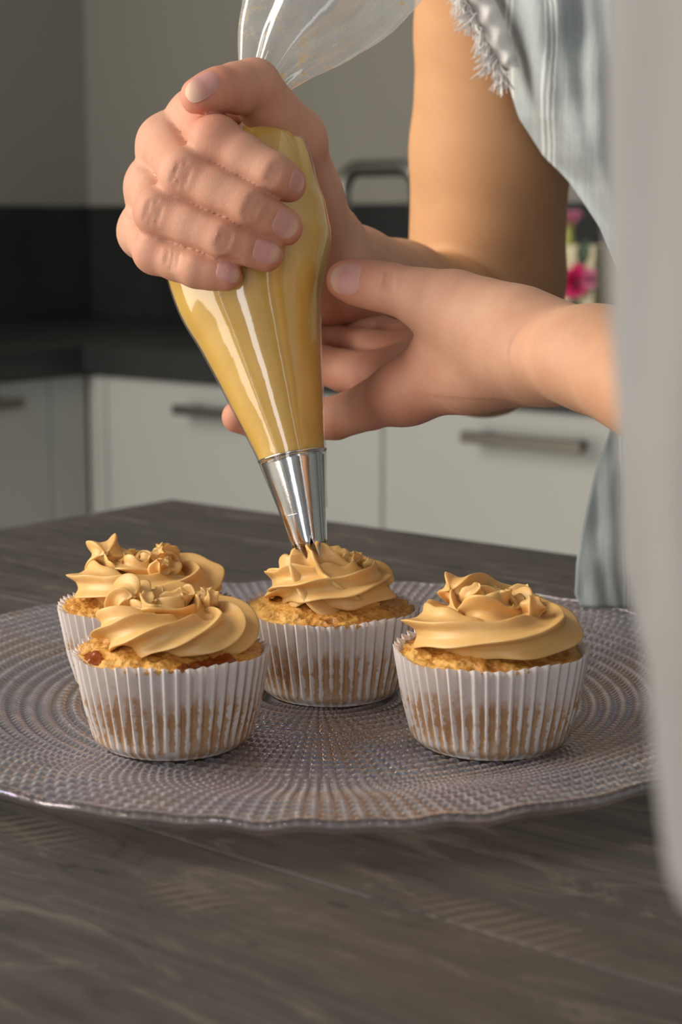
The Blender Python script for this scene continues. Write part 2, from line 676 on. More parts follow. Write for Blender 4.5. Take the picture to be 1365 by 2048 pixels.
pb = at(0, dep_R * 0.55)
bl, br = onplane(1108, 600, pb, W), onplane(1222, 600, pb, W)
zb = onplane(1160, 490, pb, W)[2]
pw = np.linalg.norm((br - bl)[:2]) / 2
cx = (bl + br) / 2
pot = empty('flower_planter', (cx[0], cx[1], 0.0), TABLE_RZ)
tag(pot, 'cream square planter with pink roses on its front, on the worktop behind the arm', 'planter')
bm = bmesh.new()
n_side, tz = 4, [(0.0, 0.86), (0.01, 0.9), (zb - 0.02, 1.0), (zb - 0.018, 1.05), (zb, 1.05), (zb, 0.95), (zb - 0.02, 0.93)]
V = []
for z, s in tz:
    for (sx, sy) in ((-1, -1), (1, -1), (1, 1), (-1, 1)):
        V.append((sx * pw * s, sy * pw * s, z))
Fc = grid_faces(len(tz), 4, close_v=True).tolist() + [[3, 2, 1, 0], [24, 25, 26, 27]]
obj('pot', V, Fc, M_CREAM, pot, smooth=False)
inv = np.array([[math.cos(TABLE_RZ), math.sin(TABLE_RZ)], [-math.sin(TABLE_RZ), math.cos(TABLE_RZ)]])


def in_pot(p):
    d = np.asarray(p)[:2] - cx[:2]
    r = inv @ d
    return np.array([r[0], r[1], p[2]])


sgn = np.sign(in_pot(np.array([cx[0], cx[1], 0]) - W)[1])
rp = in_pot(onplane(1157, 563, pb - W * pw, W)); rp[1] = sgn * (pw * 1.0 + 0.008)
rose('rose', rp, 0.024, M_ROSE, pot, (0, sgn, 0.1))
rp2 = rp + np.array([0.022, 0, 0.004])
rose('rose', rp2, 0.014, M_ROSE2, pot, (0, sgn, 0.1))
for (dx, dz, ang) in ((-0.024, 0.02, 0.6), (-0.026, -0.02, -0.7), (-0.005, -0.036, -1.5), (0.004, 0.036, 1.3)):
    n = 7
    V = []
    for i in range(n):
        s = i / (n - 1)
        w_ = 0.012 * math.sin(math.pi * min(0.98, s + 0.02)) ** 0.8
        for t in (-1, 0, 1):
            x = s * 0.034
            V.append((rp[0] + dx + x * math.cos(ang) * np.sign(dx + 1e-6) - t * w_ * math.sin(ang), rp[1] - sgn * 0.006 + sgn * 0.004 * (1 - abs(t)), rp[2] + dz * 0.6 + x * math.sin(ang) + t * w_ * math.cos(ang)))
    obj('leaf', V, grid_faces(n, 3).tolist(), M_LEAF, pot)
fl = in_pot(onplane(1140, 440, pb, W))
v, f = tube([(fl[0] + 0.004, fl[1], zb - 0.03), (fl[0] - 0.002, fl[1], (zb + fl[2]) / 2), (fl[0], fl[1], fl[2])], [0.007, 0.008, 0.006], 8)
obj('stem', v, f, M_STEM, pot)
rose('rose_bud', fl, 0.018, M_ROSE2, pot, (0.0, sgn * 0.6, 0.8))

# ------------------------------------------------------------------ table of dark planks
M_WOOD = wood_material()
table = empty('table', (T0[0], T0[1], FLOOR_Z), TABLE_RZ)
tag(table, 'dark brown wooden plank table under the glass plate', 'table')
TL, TD = 0.70, 0.80
tj = to_table(onz(700, 1782, 0.0))[1]
edges_t = sorted([0.0, TD] + [x for x in [tj + 0.19 * k for k in range(-4, 4)] if 0.05 < x < TD - 0.05])
zt0 = -FLOOR_Z
for i in range(len(edges_t) - 1):
    t0_, t1_ = edges_t[i], edges_t[i + 1]
    g = 0.0004
    o = box('plank', (0, YSIGN * (t0_ + (g if i else 0)), zt0 - 0.038), (TL, YSIGN * (t1_ - g), zt0), M_WOOD, table, 0.0012)
    # keep the grain different from plank to plank and the table frame for the wear marks
box('table_frame', (0.03, YSIGN * 0.03, zt0 - 0.10), (TL - 0.03, YSIGN * (TD - 0.03), zt0 - 0.0385), M_WOOD, table, 0.002)
for (lx, ly) in ((0.06, 0.06), (TL - 0.06, 0.06), (0.06, TD - 0.06), (TL - 0.06, TD - 0.06)):
    v, f = tube([(lx, YSIGN * ly, 0), (lx, YSIGN * ly, 0.4), (lx, YSIGN * ly, zt0 - 0.1005)], [0.026, 0.034, 0.040], 4)
    obj('leg', v, f, M_WOOD, table, smooth=False)

# ------------------------------------------------------------------ glass charger plate
PC = np.array([-0.008, 0.6325, 0.0])
PR = 0.165


def plate_material():
    m = NT('iridescent_glass')
    c = m.coord('Object')
    # dichroic coating: the tint of the sheen drifts over the plate and with the viewing angle
    lw = m.n('ShaderNodeLayerWeight'); lw.inputs['Blend'].default_value = 0.30
    drift = m.math('FRACT', m.math('ADD', m.math('MULTIPLY', m.noise(c, 13.0, 3, 0.6), 2.6), m.math('MULTIPLY', lw.outputs['Facing'], 1.0)))
    tint = m.ramp(drift, [(0.0, (1.0, 0.70, 0.34)), (0.22, (1.0, 0.86, 0.84)), (0.45, (0.70, 0.60, 1.0)), (0.62, (0.55, 0.78, 1.0)), (0.80, (1.0, 0.84, 0.90)), (1.0, (1.0, 0.70, 0.34))])
    gl = m.n('ShaderNodeBsdfGlossy'); gl.inputs['Roughness'].default_value = 0.05
    m.t.links.new(tint, gl.inputs[0])
    tr = m.n('ShaderNodeBsdfTransparent'); tr.inputs[0].default_value = (0.95, 0.94, 0.94, 1)
    df = m.n('ShaderNodeBsdfDiffuse'); df.inputs[0].default_value = (0.84, 0.79, 0.78, 1)
    s0 = m.n('ShaderNodeMixShader'); m.t.links.new(m.math('MULTIPLY_ADD', m.attr('top_layer'), 0.42, 0.07), s0.inputs[0])  # painted glints: crests get extra pale diffuse, as if catching light
    m.t.links.new(tr.outputs[0], s0.inputs[1]); m.t.links.new(df.outputs[0], s0.inputs[2])
    fac = m.math('MULTIPLY', m.schlick(0.25), m.math('MULTIPLY_ADD', m.attr('coated'), 0.85, 0.15))
    mx = m.n('ShaderNodeMixShader')
    m.t.links.new(fac, mx.inputs[0])
    m.t.links.new(s0.outputs[0], mx.inputs[1])
    m.t.links.new(gl.outputs[0], mx.inputs[2])
    m.t.links.new(mx.outputs[0], m.out.inputs[0])
    return m.m


def build_plate():
    nr, na = 300, 1760
    r = np.linspace(0.0012, PR, nr)
    a = np.linspace(0, 2 * np.pi, na, endpoint=False)
    R_, A_ = np.meshgrid(r, a, indexing='ij')
    zt = Z_WELL + 0.0080 * sstep(0.100, 0.150, R_) + 0.0012 * sstep(0.145, 0.165, R_)
    pit = 0.0052
    ring = np.floor(R_ / pit)
    rel = R_ / pit - ring
    ringh = np.sin(np.pi * rel) ** 1.3                     # rounded rings with sharp valleys
    N = np.where(R_ > 0.098, 220, np.where(R_ > 0.05, 132, 66))
    ribh = np.abs(np.cos(N * A_ / 2)) ** 0.7
    amp = 0.0013 * sstep(0.0, 0.012, R_) * (1 - 0.6 * sstep(0.158, 0.164, R_))
    top_layer = np.maximum(0.75 * np.sin(np.pi * rel) ** 9, np.abs(np.cos(N * A_ / 2)) ** 10 * (0.35 + 0.65 * sstep(0.085, 0.115, R_)))  # ring and rib crests marked pale to imitate the light they catch
    top_layer = top_layer * (0.75 + 0.35 * vnoise(np.stack([R_ * np.cos(A_), R_ * np.sin(A_), R_ * 0], -1), 240, 3))
    bump = amp * (ringh * (0.35 + 0.65 * ribh) - 0.8)
    edge = sstep(0.13, PR, R_)
    wav = 0.0004 * np.sin(34 * A_) + 0.0004 * np.sin(53 * A_ + 1.0) + 0.0004 * np.sin(19 * A_ + 2)
    Rr = R_ + wav * 0.8 * edge
    z = zt + np.minimum(bump, -0.00002) + edge * (0.0003 * np.sin(47 * A_ + 1.3) + 0.0003 * np.sin(31 * A_))
    top = np.stack([Rr * np.cos(A_), Rr * np.sin(A_), z], -1).reshape(-1, 3)
    Ft = grid_faces(nr, na, close_v=True)
    # underside, coarser, same angular count at the rim so that the edge closes
    rb = np.array([PR + 0.0004, PR - 0.002, 0.155, 0.14, 0.125, 0.11, 0.10, 0.09, 0.06, 0.03, 0.0012])
    Rb, Ab = np.meshgrid(rb, a, indexing='ij')
    zb = np.maximum(Z_WELL + 0.0080 * sstep(0.100, 0.150, Rb) + 0.0012 * sstep(0.145, 0.165, Rb) - 0.0048, 0.0002)
    zb[0] += 0.0024
    eb = sstep(0.13, PR, Rb)
    wb = 0.0004 * np.sin(34 * Ab) + 0.0004 * np.sin(53 * Ab + 1.0) + 0.0004 * np.sin(19 * Ab + 2)
    zb = zb + eb * (0.0003 * np.sin(47 * Ab + 1.3) + 0.0003 * np.sin(31 * Ab))
    Rb = Rb + wb * 0.8 * eb
    bot = np.stack([Rb * np.cos(Ab), Rb * np.sin(Ab), zb], -1).reshape(-1, 3)
    k = len(top)
    Fb = grid_faces(len(rb), na, close_v=True) + k
    j = np.arange(na)
    j2 = (j + 1) % na
    Fe = np.stack([(nr - 1) * na + j, (nr - 1) * na + j2, k + j2, k + j], -1)[:, ::-1]
    Fall = np.concatenate([Ft, Fe[:, ::-1], Fb])
    o = obj_np('glass_plate', np.concatenate([top, bot]), Fall, plate_material(), attrs={'coated': np.concatenate([np.ones(len(top)), np.zeros(len(bot))]), 'top_layer': np.concatenate([np.clip(top_layer, 0, 1).ravel(), np.zeros(len(bot))])})
    o.location = PC
    tag(o, 'round iridescent clear glass charger plate with beaded rings, carrying the cupcakes', 'plate')
    return o


plate = build_plate()

# ------------------------------------------------------------------ cupcakes
def liner_material():
    m = NT('liner_paper')
    c = m.coord('Object')
    val = m.attr('valley')
    hgt = m.attr('height')
    n1 = m.noise(c, 480.0, 5, 0.65)
    n2 = m.noise(c, 125.0, 3, 0.6)
    hgt2 = m.math('ADD', hgt, m.math('MULTIPLY_ADD', m.noise(c, 150.0, 3, 0.6), 0.8, -0.4))
    mask = m.math('MULTIPLY', m.ramp(hgt2, [(0.0, 0.0), (0.05, 0.7), (0.25, 1.0), (0.50, 0.95), (0.62, 0.45), (0.75, 0.0)]), 1.0)
    k = m.math('ADD', m.math('MULTIPLY', n1, 0.55), m.math('MULTIPLY', n2, 0.75))
    k = m.math('ADD', k, m.math('MULTIPLY_ADD', val, 0.42, -0.21))
    k = m.math('MULTIPLY', m.ramp(k, [(0.53, 0.0), (0.63, 1.0)]), mask)
    brown = m.mix(m.noise(c, 160.0, 4), (0.42, 0.18, 0.045, 1), (0.62, 0.36, 0.13, 1))
    col = m.mix(m.math('MULTIPLY', k, 0.9), (0.82, 0.765, 0.745, 1), brown)
    col = m.mix(m.math('MULTIPLY', m.math('MULTIPLY', val, 0.22), m.ramp(hgt, [(0.0, 0.6), (0.6, 1.0), (1.0, 0.3)])), col, (0.72, 0.52, 0.38, 1))
    m.set(Base_Color=col, Roughness=0.62, Specular_IOR_Level=0.3)
    m.bump(m.noise(c, 700.0, 4), 0.15, 0.0004)
    tl = m.n('ShaderNodeBsdfTranslucent')
    m.t.links.new(col, tl.inputs[0])
    mx = m.n('ShaderNodeMixShader')
    mx.inputs[0].default_value = 0.25
    m.t.links.new(m.b.outputs[0], mx.inputs[1])
    m.t.links.new(tl.outputs[0], mx.inputs[2])
    m.t.links.new(mx.outputs[0], m.out.inputs[0])
    return m.m


def cake_material():
    m = NT('cake_crumb')
    c = m.coord('Object')
    n1 = m.noise(c, 70.0, 4, 0.6)
    n2 = m.noise(c, 330.0, 5, 0.65)
    col = m.ramp(n1, [(0.28, (0.36, 0.12, 0.025)), (0.42, (0.60, 0.29, 0.06)), (0.6, (0.70, 0.39, 0.09)), (0.75, (0.74, 0.45, 0.14))])
    col = m.mix(m.ramp(n2, [(0.33, 0.45), (0.45, 0.0)]), col, (0.28, 0.09, 0.02, 1))
    m.set(Base_Color=col, Roughness=m.ramp(n1, [(0.35, 0.28), (0.6, 0.55)]), Subsurface_Weight=0.15, Subsurface_Radius=(0.003, 0.0015, 0.0005))
    vor = m.n('ShaderNodeTexVoronoi'); m.t.links.new(c, vor.inputs[0]); vor.inputs['Scale'].default_value = 520.0
    h = m.math('ADD', m.math('MULTIPLY', vor.outputs['Distance'], 0.6), n2)
    m.bump(h, 0.8, 0.0011)
    return m.m


def cream_material(name='caramel_cream', a=(0.68, 0.40, 0.135), b=(0.74, 0.465, 0.18)):
    m = NT(name)
    c = m.coord('Object')
    n1 = m.noise(c, 90.0, 4, 0.55)
    a, b = list(a), list(b)
    m.set(Base_Color=m.mix(m.ramp(n1, [(0.35, 0.0), (0.65, 1.0)]), a + [1], b + [1]), Roughness=0.40, Specular_IOR_Level=0.40,
          Subsurface_Weight=0.22, Subsurface_Radius=(0.004, 0.002, 0.0007), Subsurface_Scale=1.0)
    m.bump(m.noise(c, 420.0, 5, 0.6), 0.22, 0.0005)
    return m.m


M_LINER = liner_material()
M_CAKE = cake_material()
M_CREAMY = cream_material()
M_JAM = simple('jam_glaze', (0.27, 0.062, 0.010), 0.18, 0.0, (300.0, 0.4, 0.0008))
LRB, LRT, LH = 0.0262, 0.0322, 0.0325


def liner_mesh(name, seed, parent):
    N, per = 50, 10
    na, nz = N * per, 30
    a = np.linspace(0, 2 * np.pi, na, endpoint=False)
    zz = np.linspace(0, 1, nz) ** 0.85
    A_, Z_ = np.meshgrid(a, zz, indexing='xy')
    r0 = np.random.default_rng(seed)
    jit = np.interp(np.arange(na), np.arange(0, na + 1, per), np.append(r0.normal(0, 0.25, N), 0))
    ph = (N * A_ / (2 * np.pi) + 0.25 * jit[None, :] * 0.6) % 1.0
    tri = 1 - np.abs(ph * 2 - 1) * 2                                   # -1..1, sharp folds
    tri = np.sign(tri) * np.abs(tri) ** 0.8
    ampv = np.interp(np.arange(na), np.arange(0, na + 1, per), np.append(r0.uniform(0.75, 1.2, N), 1))
    amp = (0.00012 + 0.00105 * sstep(0.04, 0.5, Z_)) * ampv[None, :]
    base = LRB + (LRT - LRB) * Z_ ** 0.9 - 0.0030 * (1 - sstep(0.0, 0.12, Z_)) ** 2
    lean = 0.0006 * np.sin(3 * A_ + seed) * Z_ + 0.0004 * np.sin(5 * A_ + 2 * seed) * Z_
    R_ = base + amp * tri + lean
    top = LH + 0.0007 * np.sin(2 * A_ + seed) + 0.0006 * tri + 0.0004 * np.sin(7 * A_ + seed)
    z = Z_ * np.where(Z_ > 0.9, top, LH + (top - LH) * Z_ ** 4)
    V = np.stack([R_ * np.cos(A_), R_ * np.sin(A_), z + 0.0002], -1).reshape(-1, 3)
    Fc = grid_faces(nz, na, close_v=True)
    c = len(V)
    V = np.vstack([V, [[0, 0, 0.0002]]])
    val = np.append((0.5 - 0.5 * tri).ravel(), 0.5)
    hg = np.append(Z_.ravel(), 0)
    cap = np.array([[c, j, (j + 1) % na, (j + 1) % na] for j in range(na)])
    o = obj(name, V, Fc.tolist() + [[c, (j + 1) % na, j] for j in range(na)], M_LINER, parent, attrs={'valley': val, 'height': hg})
    return o


def dome_z(r):
    return LH - 0.0012 + 0.0068 * (1 - (np.minimum(r, 0.031) / 0.031) ** 2.2)


def cake_mesh(name, seed, parent, jam=()):
    nr, na = 60, 200
    a = np.linspace(0, 2 * np.pi, na, endpoint=False)
    prof = [(LRB - 0.0045, 0.003)]
    for s in np.linspace(0.1, 0.9, 6):
        prof.append((LRB + (LRT - LRB) * s - 0.0028, LH * s))
    for r in np.linspace(0.0308, 0.0008, nr):
        prof.append((r, float(dome_z(r))))
    prof = np.array(prof)
    Rr, A_ = np.meshgrid(prof[:, 0], a, indexing='ij')
    Zz = np.repeat(prof[:, 1][:, None], na, 1)
    p = np.stack([Rr * np.cos(A_), Rr * np.sin(A_), Zz], -1)
    sh = np.array([seed * 1.7, seed * 0.3, 0])
    d = 0.0011 * vnoise(p + sh, 150, 1) + 0.0008 * vnoise(p + sh, 420, 2) + 0.0004 * vnoise(p + sh, 900, 3)
    topm = sstep(LH * 0.75, LH * 0.92, Zz)
    p[..., 2] += d * topm
    edge = sstep(0.022, 0.029, Rr) * topm
    rr = 1 + (d * 0.9 * edge) / np.maximum(Rr, 1e-4)
    p[..., 0] *= rr
    p[..., 1] *= rr
    fq = grid_faces(len(prof), na, close_v=True)
    o = obj(name, p.reshape(-1, 3), fq.tolist(), M_CAKE, parent)
    for (ja, jr, wa, wr) in jam:                                    # baked-out jam: glossy patches lying on the crumb
        da = np.angle(np.exp(1j * (A_ - ja)))
        k = (da / wa) ** 2 + ((Rr - jr) / wr) ** 2 + 0.55 * vnoise(p + sh, 260, 8)
        m = (k < 1) & (Zz > LH * 0.85)
        keep = m.reshape(-1)[fq].all(1)
        if not keep.any():
            continue
        q = p.reshape(-1, 3).copy()
        rad = np.linalg.norm(q[:, :2], axis=1)[:, None] + 1e-6
        lift = 0.00045 * np.clip(1.2 - k.reshape(-1), 0.1, 1)[:, None]
        q += lift * np.hstack([q[:, :2] / rad * 0.6, np.full((len(q), 1), 0.8)])
        used = np.unique(fq[keep])
        remap = np.full(len(q), -1); remap[used] = np.arange(len(used))
        obj('jam_glaze', q[used], remap[fq[keep]].tolist(), M_JAM, parent)
    return o


def rope(path, rad, twist, ridges=7, depth=0.36, seed=0, ruffle=0.22, sharp=0.85, up=(0, 0, 1), na=112, wave=900.0, flat=1.0):
    """star-tip cream rope swept along a path"""
    r0 = np.random.default_rng(seed)
    T, Nn, B = frames(path, up)
    s = np.concatenate([[0], np.cumsum(np.linalg.norm(np.diff(path, axis=0), axis=1))])
    th = np.linspace(0, 2 * np.pi, na, endpoint=False)
    TH, S = np.meshgrid(th, s, indexing='xy')
    tw = np.asarray(twist)[:, None]
    ph = ridges * (TH) / 2
    xr = np.abs((ridges * TH / (2 * np.pi) + 0.5) % 1.0 - 0.5)
    c = 0.62 * np.exp(-(xr / 0.17) ** 2) + 0.38 * (1 - np.abs(np.sin(ph)) ** sharp)
    idx = np.floor(ridges * TH / (2 * np.pi) + 0.5).astype(int) % ridges
    phs = r0.uniform(0, 6.28, ridges)
    fr = r0.uniform(0.7, 1.3, ridges)
    wv = np.sin(S * wave * fr[idx] + phs[idx]) * 0.6 + 0.4 * np.sin(S * wave * 0.43 * fr[idx] + 2 * phs[idx])
    amp = depth * (1 + ruffle * 1.6 * wv)
    rr = (1 - depth) + amp * c
    sway = ruffle * 0.22 * c * np.sin(S * wave * 0.8 * fr[idx] + 1.3 * phs[idx])
    ang = TH + tw + sway
    R_ = np.asarray(rad)[:, None] * rr
    V = path[:, None, :] + R_[..., None] * (np.cos(ang)[..., None] * B[:, None, :] + np.broadcast_to(np.asarray(flat, float), (len(path),))[:, None, None] * np.sin(ang)[..., None] * Nn[:, None, :])
    V = V.reshape(-1, 3)
    Fc = grid_faces(len(path), na, close_v=True)[:, ::-1].tolist()
    k = len(V)
    V = np.vstack([V, path[0], path[-1]])
    n = len(path)
    Fc += [[k, j, (j + 1) % na] for j in range(na)]
    Fc += [[k + 1, (n - 1) * na + (j + 1) % na, (n - 1) * na + j] for j in range(na)]
    return V, Fc


def rosette(seed, rot, direction=1, R=0.0205, rope_r=0.0100, turns=1.12, end_lift=0.0085, zoff=0.0, tw=1.2, ruf=0.14, inner=True, thick_end=True, crest=0.0):
    """ring of star-piped cream round a crumpled middle; the free end overlaps the start"""
    parts = []
    n = 240
    th = np.linspace(0, turns * 2 * np.pi, n)
    t = th / th[-1]
    rr = R - 0.0012 * np.cos(th) - 0.0010 * t
    ang = rot + direction * th
    ov = sstep(1.0 / turns - 0.16, 1.0, t)                      # where the rope climbs over its own start
    z = dome_z(rr) + rope_r * (0.50 + 0.04 * np.sin(th * 2 + seed) + 0.16 * ov) + zoff + end_lift * ov
    rr = rr - 0.0040 * ov
    pth = np.stack([rr * np.cos(ang), rr * np.sin(ang), z], -1)
    rad = rope_r * (0.30 + 0.70 * sstep(0, 0.09, t)) * (1 + 0.05 * np.sin(th * 3 + seed))
    rad = rad * np.sqrt(np.clip(1 - (np.clip(t - 0.90, 0, 1) / 0.1005) ** 2.2, 0.002, 1)) * (1 + 0.02 * ov)
    twist = direction * tw * t * 2 * np.pi + seed
    parts.append(rope(pth, rad, twist, 5, 0.40, seed, ruf, 0.72, wave=430, flat=0.72 + 0.16 * ov, na=150))
    if inner:
        n = 190
        th = np.linspace(0, 2.1 * 2 * np.pi, n)
        t = th / th[-1]
        rr = 0.0012 + 0.0118 * t
        ang = rot + 1.0 + direction * th
        z = dome_z(rr) + 0.0078 + 0.0015 * np.sin(th * 2.3 + seed) - 0.0015 * t + zoff + crest * (1 - t)
        pth = np.stack([rr * np.cos(ang), rr * np.sin(ang), z], -1)
        rad = 0.0064 * (0.6 + 0.4 * sstep(0, 0.2, t)) * (1 - 0.6 * sstep(0.93, 1.0, t)) * (1 + 0.15 * np.sin(th * 2.7 + 2 * seed))
        parts.append(rope(pth, rad, direction * t * 8, 5, 0.52, seed + 5, 0.42, 0.8, na=110, wave=640))
        r0 = np.random.default_rng(seed + 9)
        for k in range(5):
            a = r0.uniform(0, 6.28)
            q = r0.uniform(0.004, 0.0155)
            b = np.array([q * math.cos(a), q * math.sin(a), float(dome_z(q)) + 0.009])
            tip = b + np.array([r0.normal(0, .003), r0.normal(0, .003), r0.uniform(0.003, 0.006)])
            mid = (b + tip) / 2 + np.array([r0.normal(0, .002), r0.normal(0, .002), 0])
            pth = catmull([b, mid, tip], 14)
            parts.append(rope(pth, np.linspace(0.0052, 0.0024, 14), np.linspace(0, 1.2, 14), 4, 0.5, seed + k, 0.3, 0.8, up=(1, 0.3, 0), na=48, wave=1500))
    return parts


def cupcake(loc, rz, label, seed, top_layer, jam=()):
    e = empty('cupcake', (loc[0], loc[1], Z_WELL), rz)
    tag(e, label, 'cupcake', 'cupcakes on the glass plate')
    liner_mesh('paper_liner', seed, e)
    cake_mesh('cake', seed, e, jam)
    v, f = join_parts(top_layer)
    obj('frosting', v, f, M_CREAMY, e)
    return e


CK_R = (0.0505, 0.573)
CK_F = (-0.0570, 0.573)
CK_B = (-0.0735, 0.645)
CK_M = (-0.0035, 0.637)
cupcake(CK_R, 0.0, 'cupcake with a full swirl, front right on the plate', 3, rosette(3, math.radians(112), 1, tw=0.9))
cupcake(CK_F, 0.4, 'cupcake in front of another one, dark jam showing under its swirl', 11, rosette(11, math.radians(165) - 0.4, 1, R=0.0190, tw=2.2, ruf=0.2), jam=((math.radians(-58) - 0.4, 0.0285, 0.42, 0.0045), (math.radians(-150) - 0.4, 0.0285, 0.22, 0.003)))
cupcake(CK_B, 1.0, 'cupcake farthest left, half hidden behind the one with jam', 6, rosette(6, math.radians(150) - 1.0, 1, tw=1.0))

# the cupcake under the nozzle: the last stretch of its rope climbs to the nozzle's tip
TIP = P(625, 1118, 0.6270)


def nozzle_swirl():
    loc = np.array([CK_M[0], CK_M[1], Z_WELL])
    parts = rosette(21, math.radians(-35), 1, R=0.0200, rope_r=0.0092, turns=0.80, tw=1.0, end_lift=0.0)
    tip = TIP - loc
    pts = [(-0.0165, 0.0035, float(dome_z(0.017)) + 0.006), (-0.0145, -0.006, float(dome_z(0.016)) + 0.0068), (-0.0085, -0.0135, float(dome_z(0.016)) + 0.0072),
           (0.0015, -0.0168, float(dome_z(0.0168)) + 0.0070), (0.011, -0.0140, float(dome_z(0.018)) + 0.0068), (0.0168, -0.006, float(dome_z(0.018)) + 0.0066)]
    pth = catmull(pts, 90)
    t = np.linspace(0, 1, 90)
    parts.append(rope(pth, 0.0098 * (0.5 + 0.5 * sstep(0, .1, t)) * (1 - .7 * sstep(.93, 1, t)), 1.0 + t * 2.4, 7, 0.40, 33, 0.22, 0.8, wave=640, flat=0.9))
    # column leaving the nozzle, flaring into the swirl
    axn = (P(586, 913, 0.6366) - TIP); axn /= np.linalg.norm(axn)
    col = catmull([tip + axn * 0.0055, tip + axn * 0.0028, tip - axn * 0.0008, tip + np.array([0.0025, -0.0010, -0.0068]), tip + np.array([0.0070, -0.0025, -0.0128]), tip + np.array([0.0135, -0.0030, -0.0175]), tip + np.array([0.0215, 0.000, -0.0200])], 90)
    t = np.linspace(0, 1, 90)
    rad = np.interp(t, [0, 0.06, 0.18, 0.33, 0.55, 0.8, 1.0], [0.0056, 0.0074, 0.0086, 0.0102, 0.0132, 0.0124, 0.007])
    parts.append(rope(col, rad, 0.35 + t * 1.0, 6, 0.52, 35, 0.10, 0.75, up=(0, 1, 0), wave=300))
    return parts


cupcake(CK_M, 0.0, 'cupcake being piped, its swirl joined to the metal nozzle', 15, nozzle_swirl())

# ------------------------------------------------------------------ piping bag
def film_material():
    m = NT('bag_film')
    c = m.coord('Object')
    milky = m.attr('milky')
    stain = m.attr('stain')
    sp = m.math('MULTIPLY', m.ramp(m.noise(c, 170.0, 3, 0.6), [(0.56, 0.0), (0.66, 1.0)]), stain)
    spots = m.math('MAXIMUM', sp, m.math('MULTIPLY', m.ramp(m.noise(c, 330.0, 2, 0.5), [(0.68, 0.0), (0.72, 1.0)]), milky))
    col = m.mix(spots, (0.86, 0.87, 0.86, 1), (0.70, 0.47, 0.17, 1))
    df = m.n('ShaderNodeBsdfDiffuse'); m.t.links.new(col, df.inputs[0])
    tl = m.n('ShaderNodeBsdfTranslucent'); m.t.links.new(col, tl.inputs[0])
    body = m.n('ShaderNodeMixShader'); body.inputs[0].default_value = 0.5
    m.t.links.new(df.outputs[0], body.inputs[1]); m.t.links.new(tl.outputs[0], body.inputs[2])
    tr = m.n('ShaderNodeBsdfTransparent'); tr.inputs[0].default_value = (0.97, 0.97, 0.96, 1)
    a = m.math('ADD', m.math('MULTIPLY', milky, m.math('MULTIPLY_ADD', m.noise(c, 60.0, 3), 0.5, 0.05)), m.math('MULTIPLY', spots, 0.55))
    s1 = m.n('ShaderNodeMixShader'); m.t.links.new(a, s1.inputs[0]); m.t.links.new(tr.outputs[0], s1.inputs[1]); m.t.links.new(body.outputs[0], s1.inputs[2])
    gl = m.n('ShaderNodeBsdfGlossy'); gl.inputs['Roughness'].default_value = 0.07; gl.inputs[0].default_value = (1, 1, 1, 1)
    bp = m.n('ShaderNodeBump'); bp.inputs['Strength'].default_value = 0.10; bp.inputs['Distance'].default_value = 0.0006
    m.t.links.new(m.noise(c, 160.0, 3), bp.inputs['Height'])
    m.t.links.new(bp.outputs[0], gl.inputs['Normal'])
    s2 = m.n('ShaderNodeMixShader')
    m.t.links.new(m.schlick(0.075, bp.outputs[0]), s2.inputs[0])
    m.t.links.new(s1.outputs[0], s2.inputs[1]); m.t.links.new(gl.outputs[0], s2.inputs[2])
    m.t.links.new(s2.outputs[0], m.out.inputs[0])
    return m.m


def nozzle_material():
    m = NT('polished_steel')
    c = m.coord('Object')
    m.set(Base_Color=(0.80, 0.80, 0.79, 1), Metallic=1.0, Roughness=m.ramp(m.noise(c, 120.0, 4), [(0.4, 0.10), (0.7, 0.17)]))
    m.bump(m.noise(c, 1500.0, 3), 0.06, 0.0002)
    return m.m


# axis of the bag: (px, py, depth, half width px, depth squash, fold amplitude)
BAG = [
    (610, 1025, 0.6310, 48.0, 1.00, 0.0), (607, 1012, 0.6315, 50.5, 1.00, 0.0), (597, 965, 0.634, 59.5, 1.0, 0.0), (586, 915, 0.6365, 69, 1.00, 0.0), (579, 885, 0.638, 74, 1.00, 0.0),
    (561, 815, 0.642, 90.5, 0.98, 0.0), (541, 740, 0.646, 107, 0.95, 0.0), (520, 660, 0.650, 127, 0.92, 0.0), (500, 580, 0.654, 151, 0.88, 0.0),
    (492, 500, 0.657, 166, 0.84, 0.0), (497, 430, 0.659, 163, 0.82, 0.0), (512, 360, 0.660, 138, 0.82, 0.01), (530, 300, 0.661, 96, 0.85, 0.05), (537, 262, 0.662, 66, 0.9, 0.10),
    (536, 228, 0.662, 46, 0.95, 0.16), (528, 190, 0.662, 42, 0.95, 0.18), (535, 150, 0.664, 58, 0.8, 0.16), (562, 95, 0.668, 92, 0.62, 0.12), (600, 40, 0.672, 127, 0.50, 0.09), (640, -25, 0.676, 166, 0.42, 0.07), (672, -90, 0.680, 190, 0.38, 0.06), (700, -150, 0.683, 205, 0.36, 0.06)]


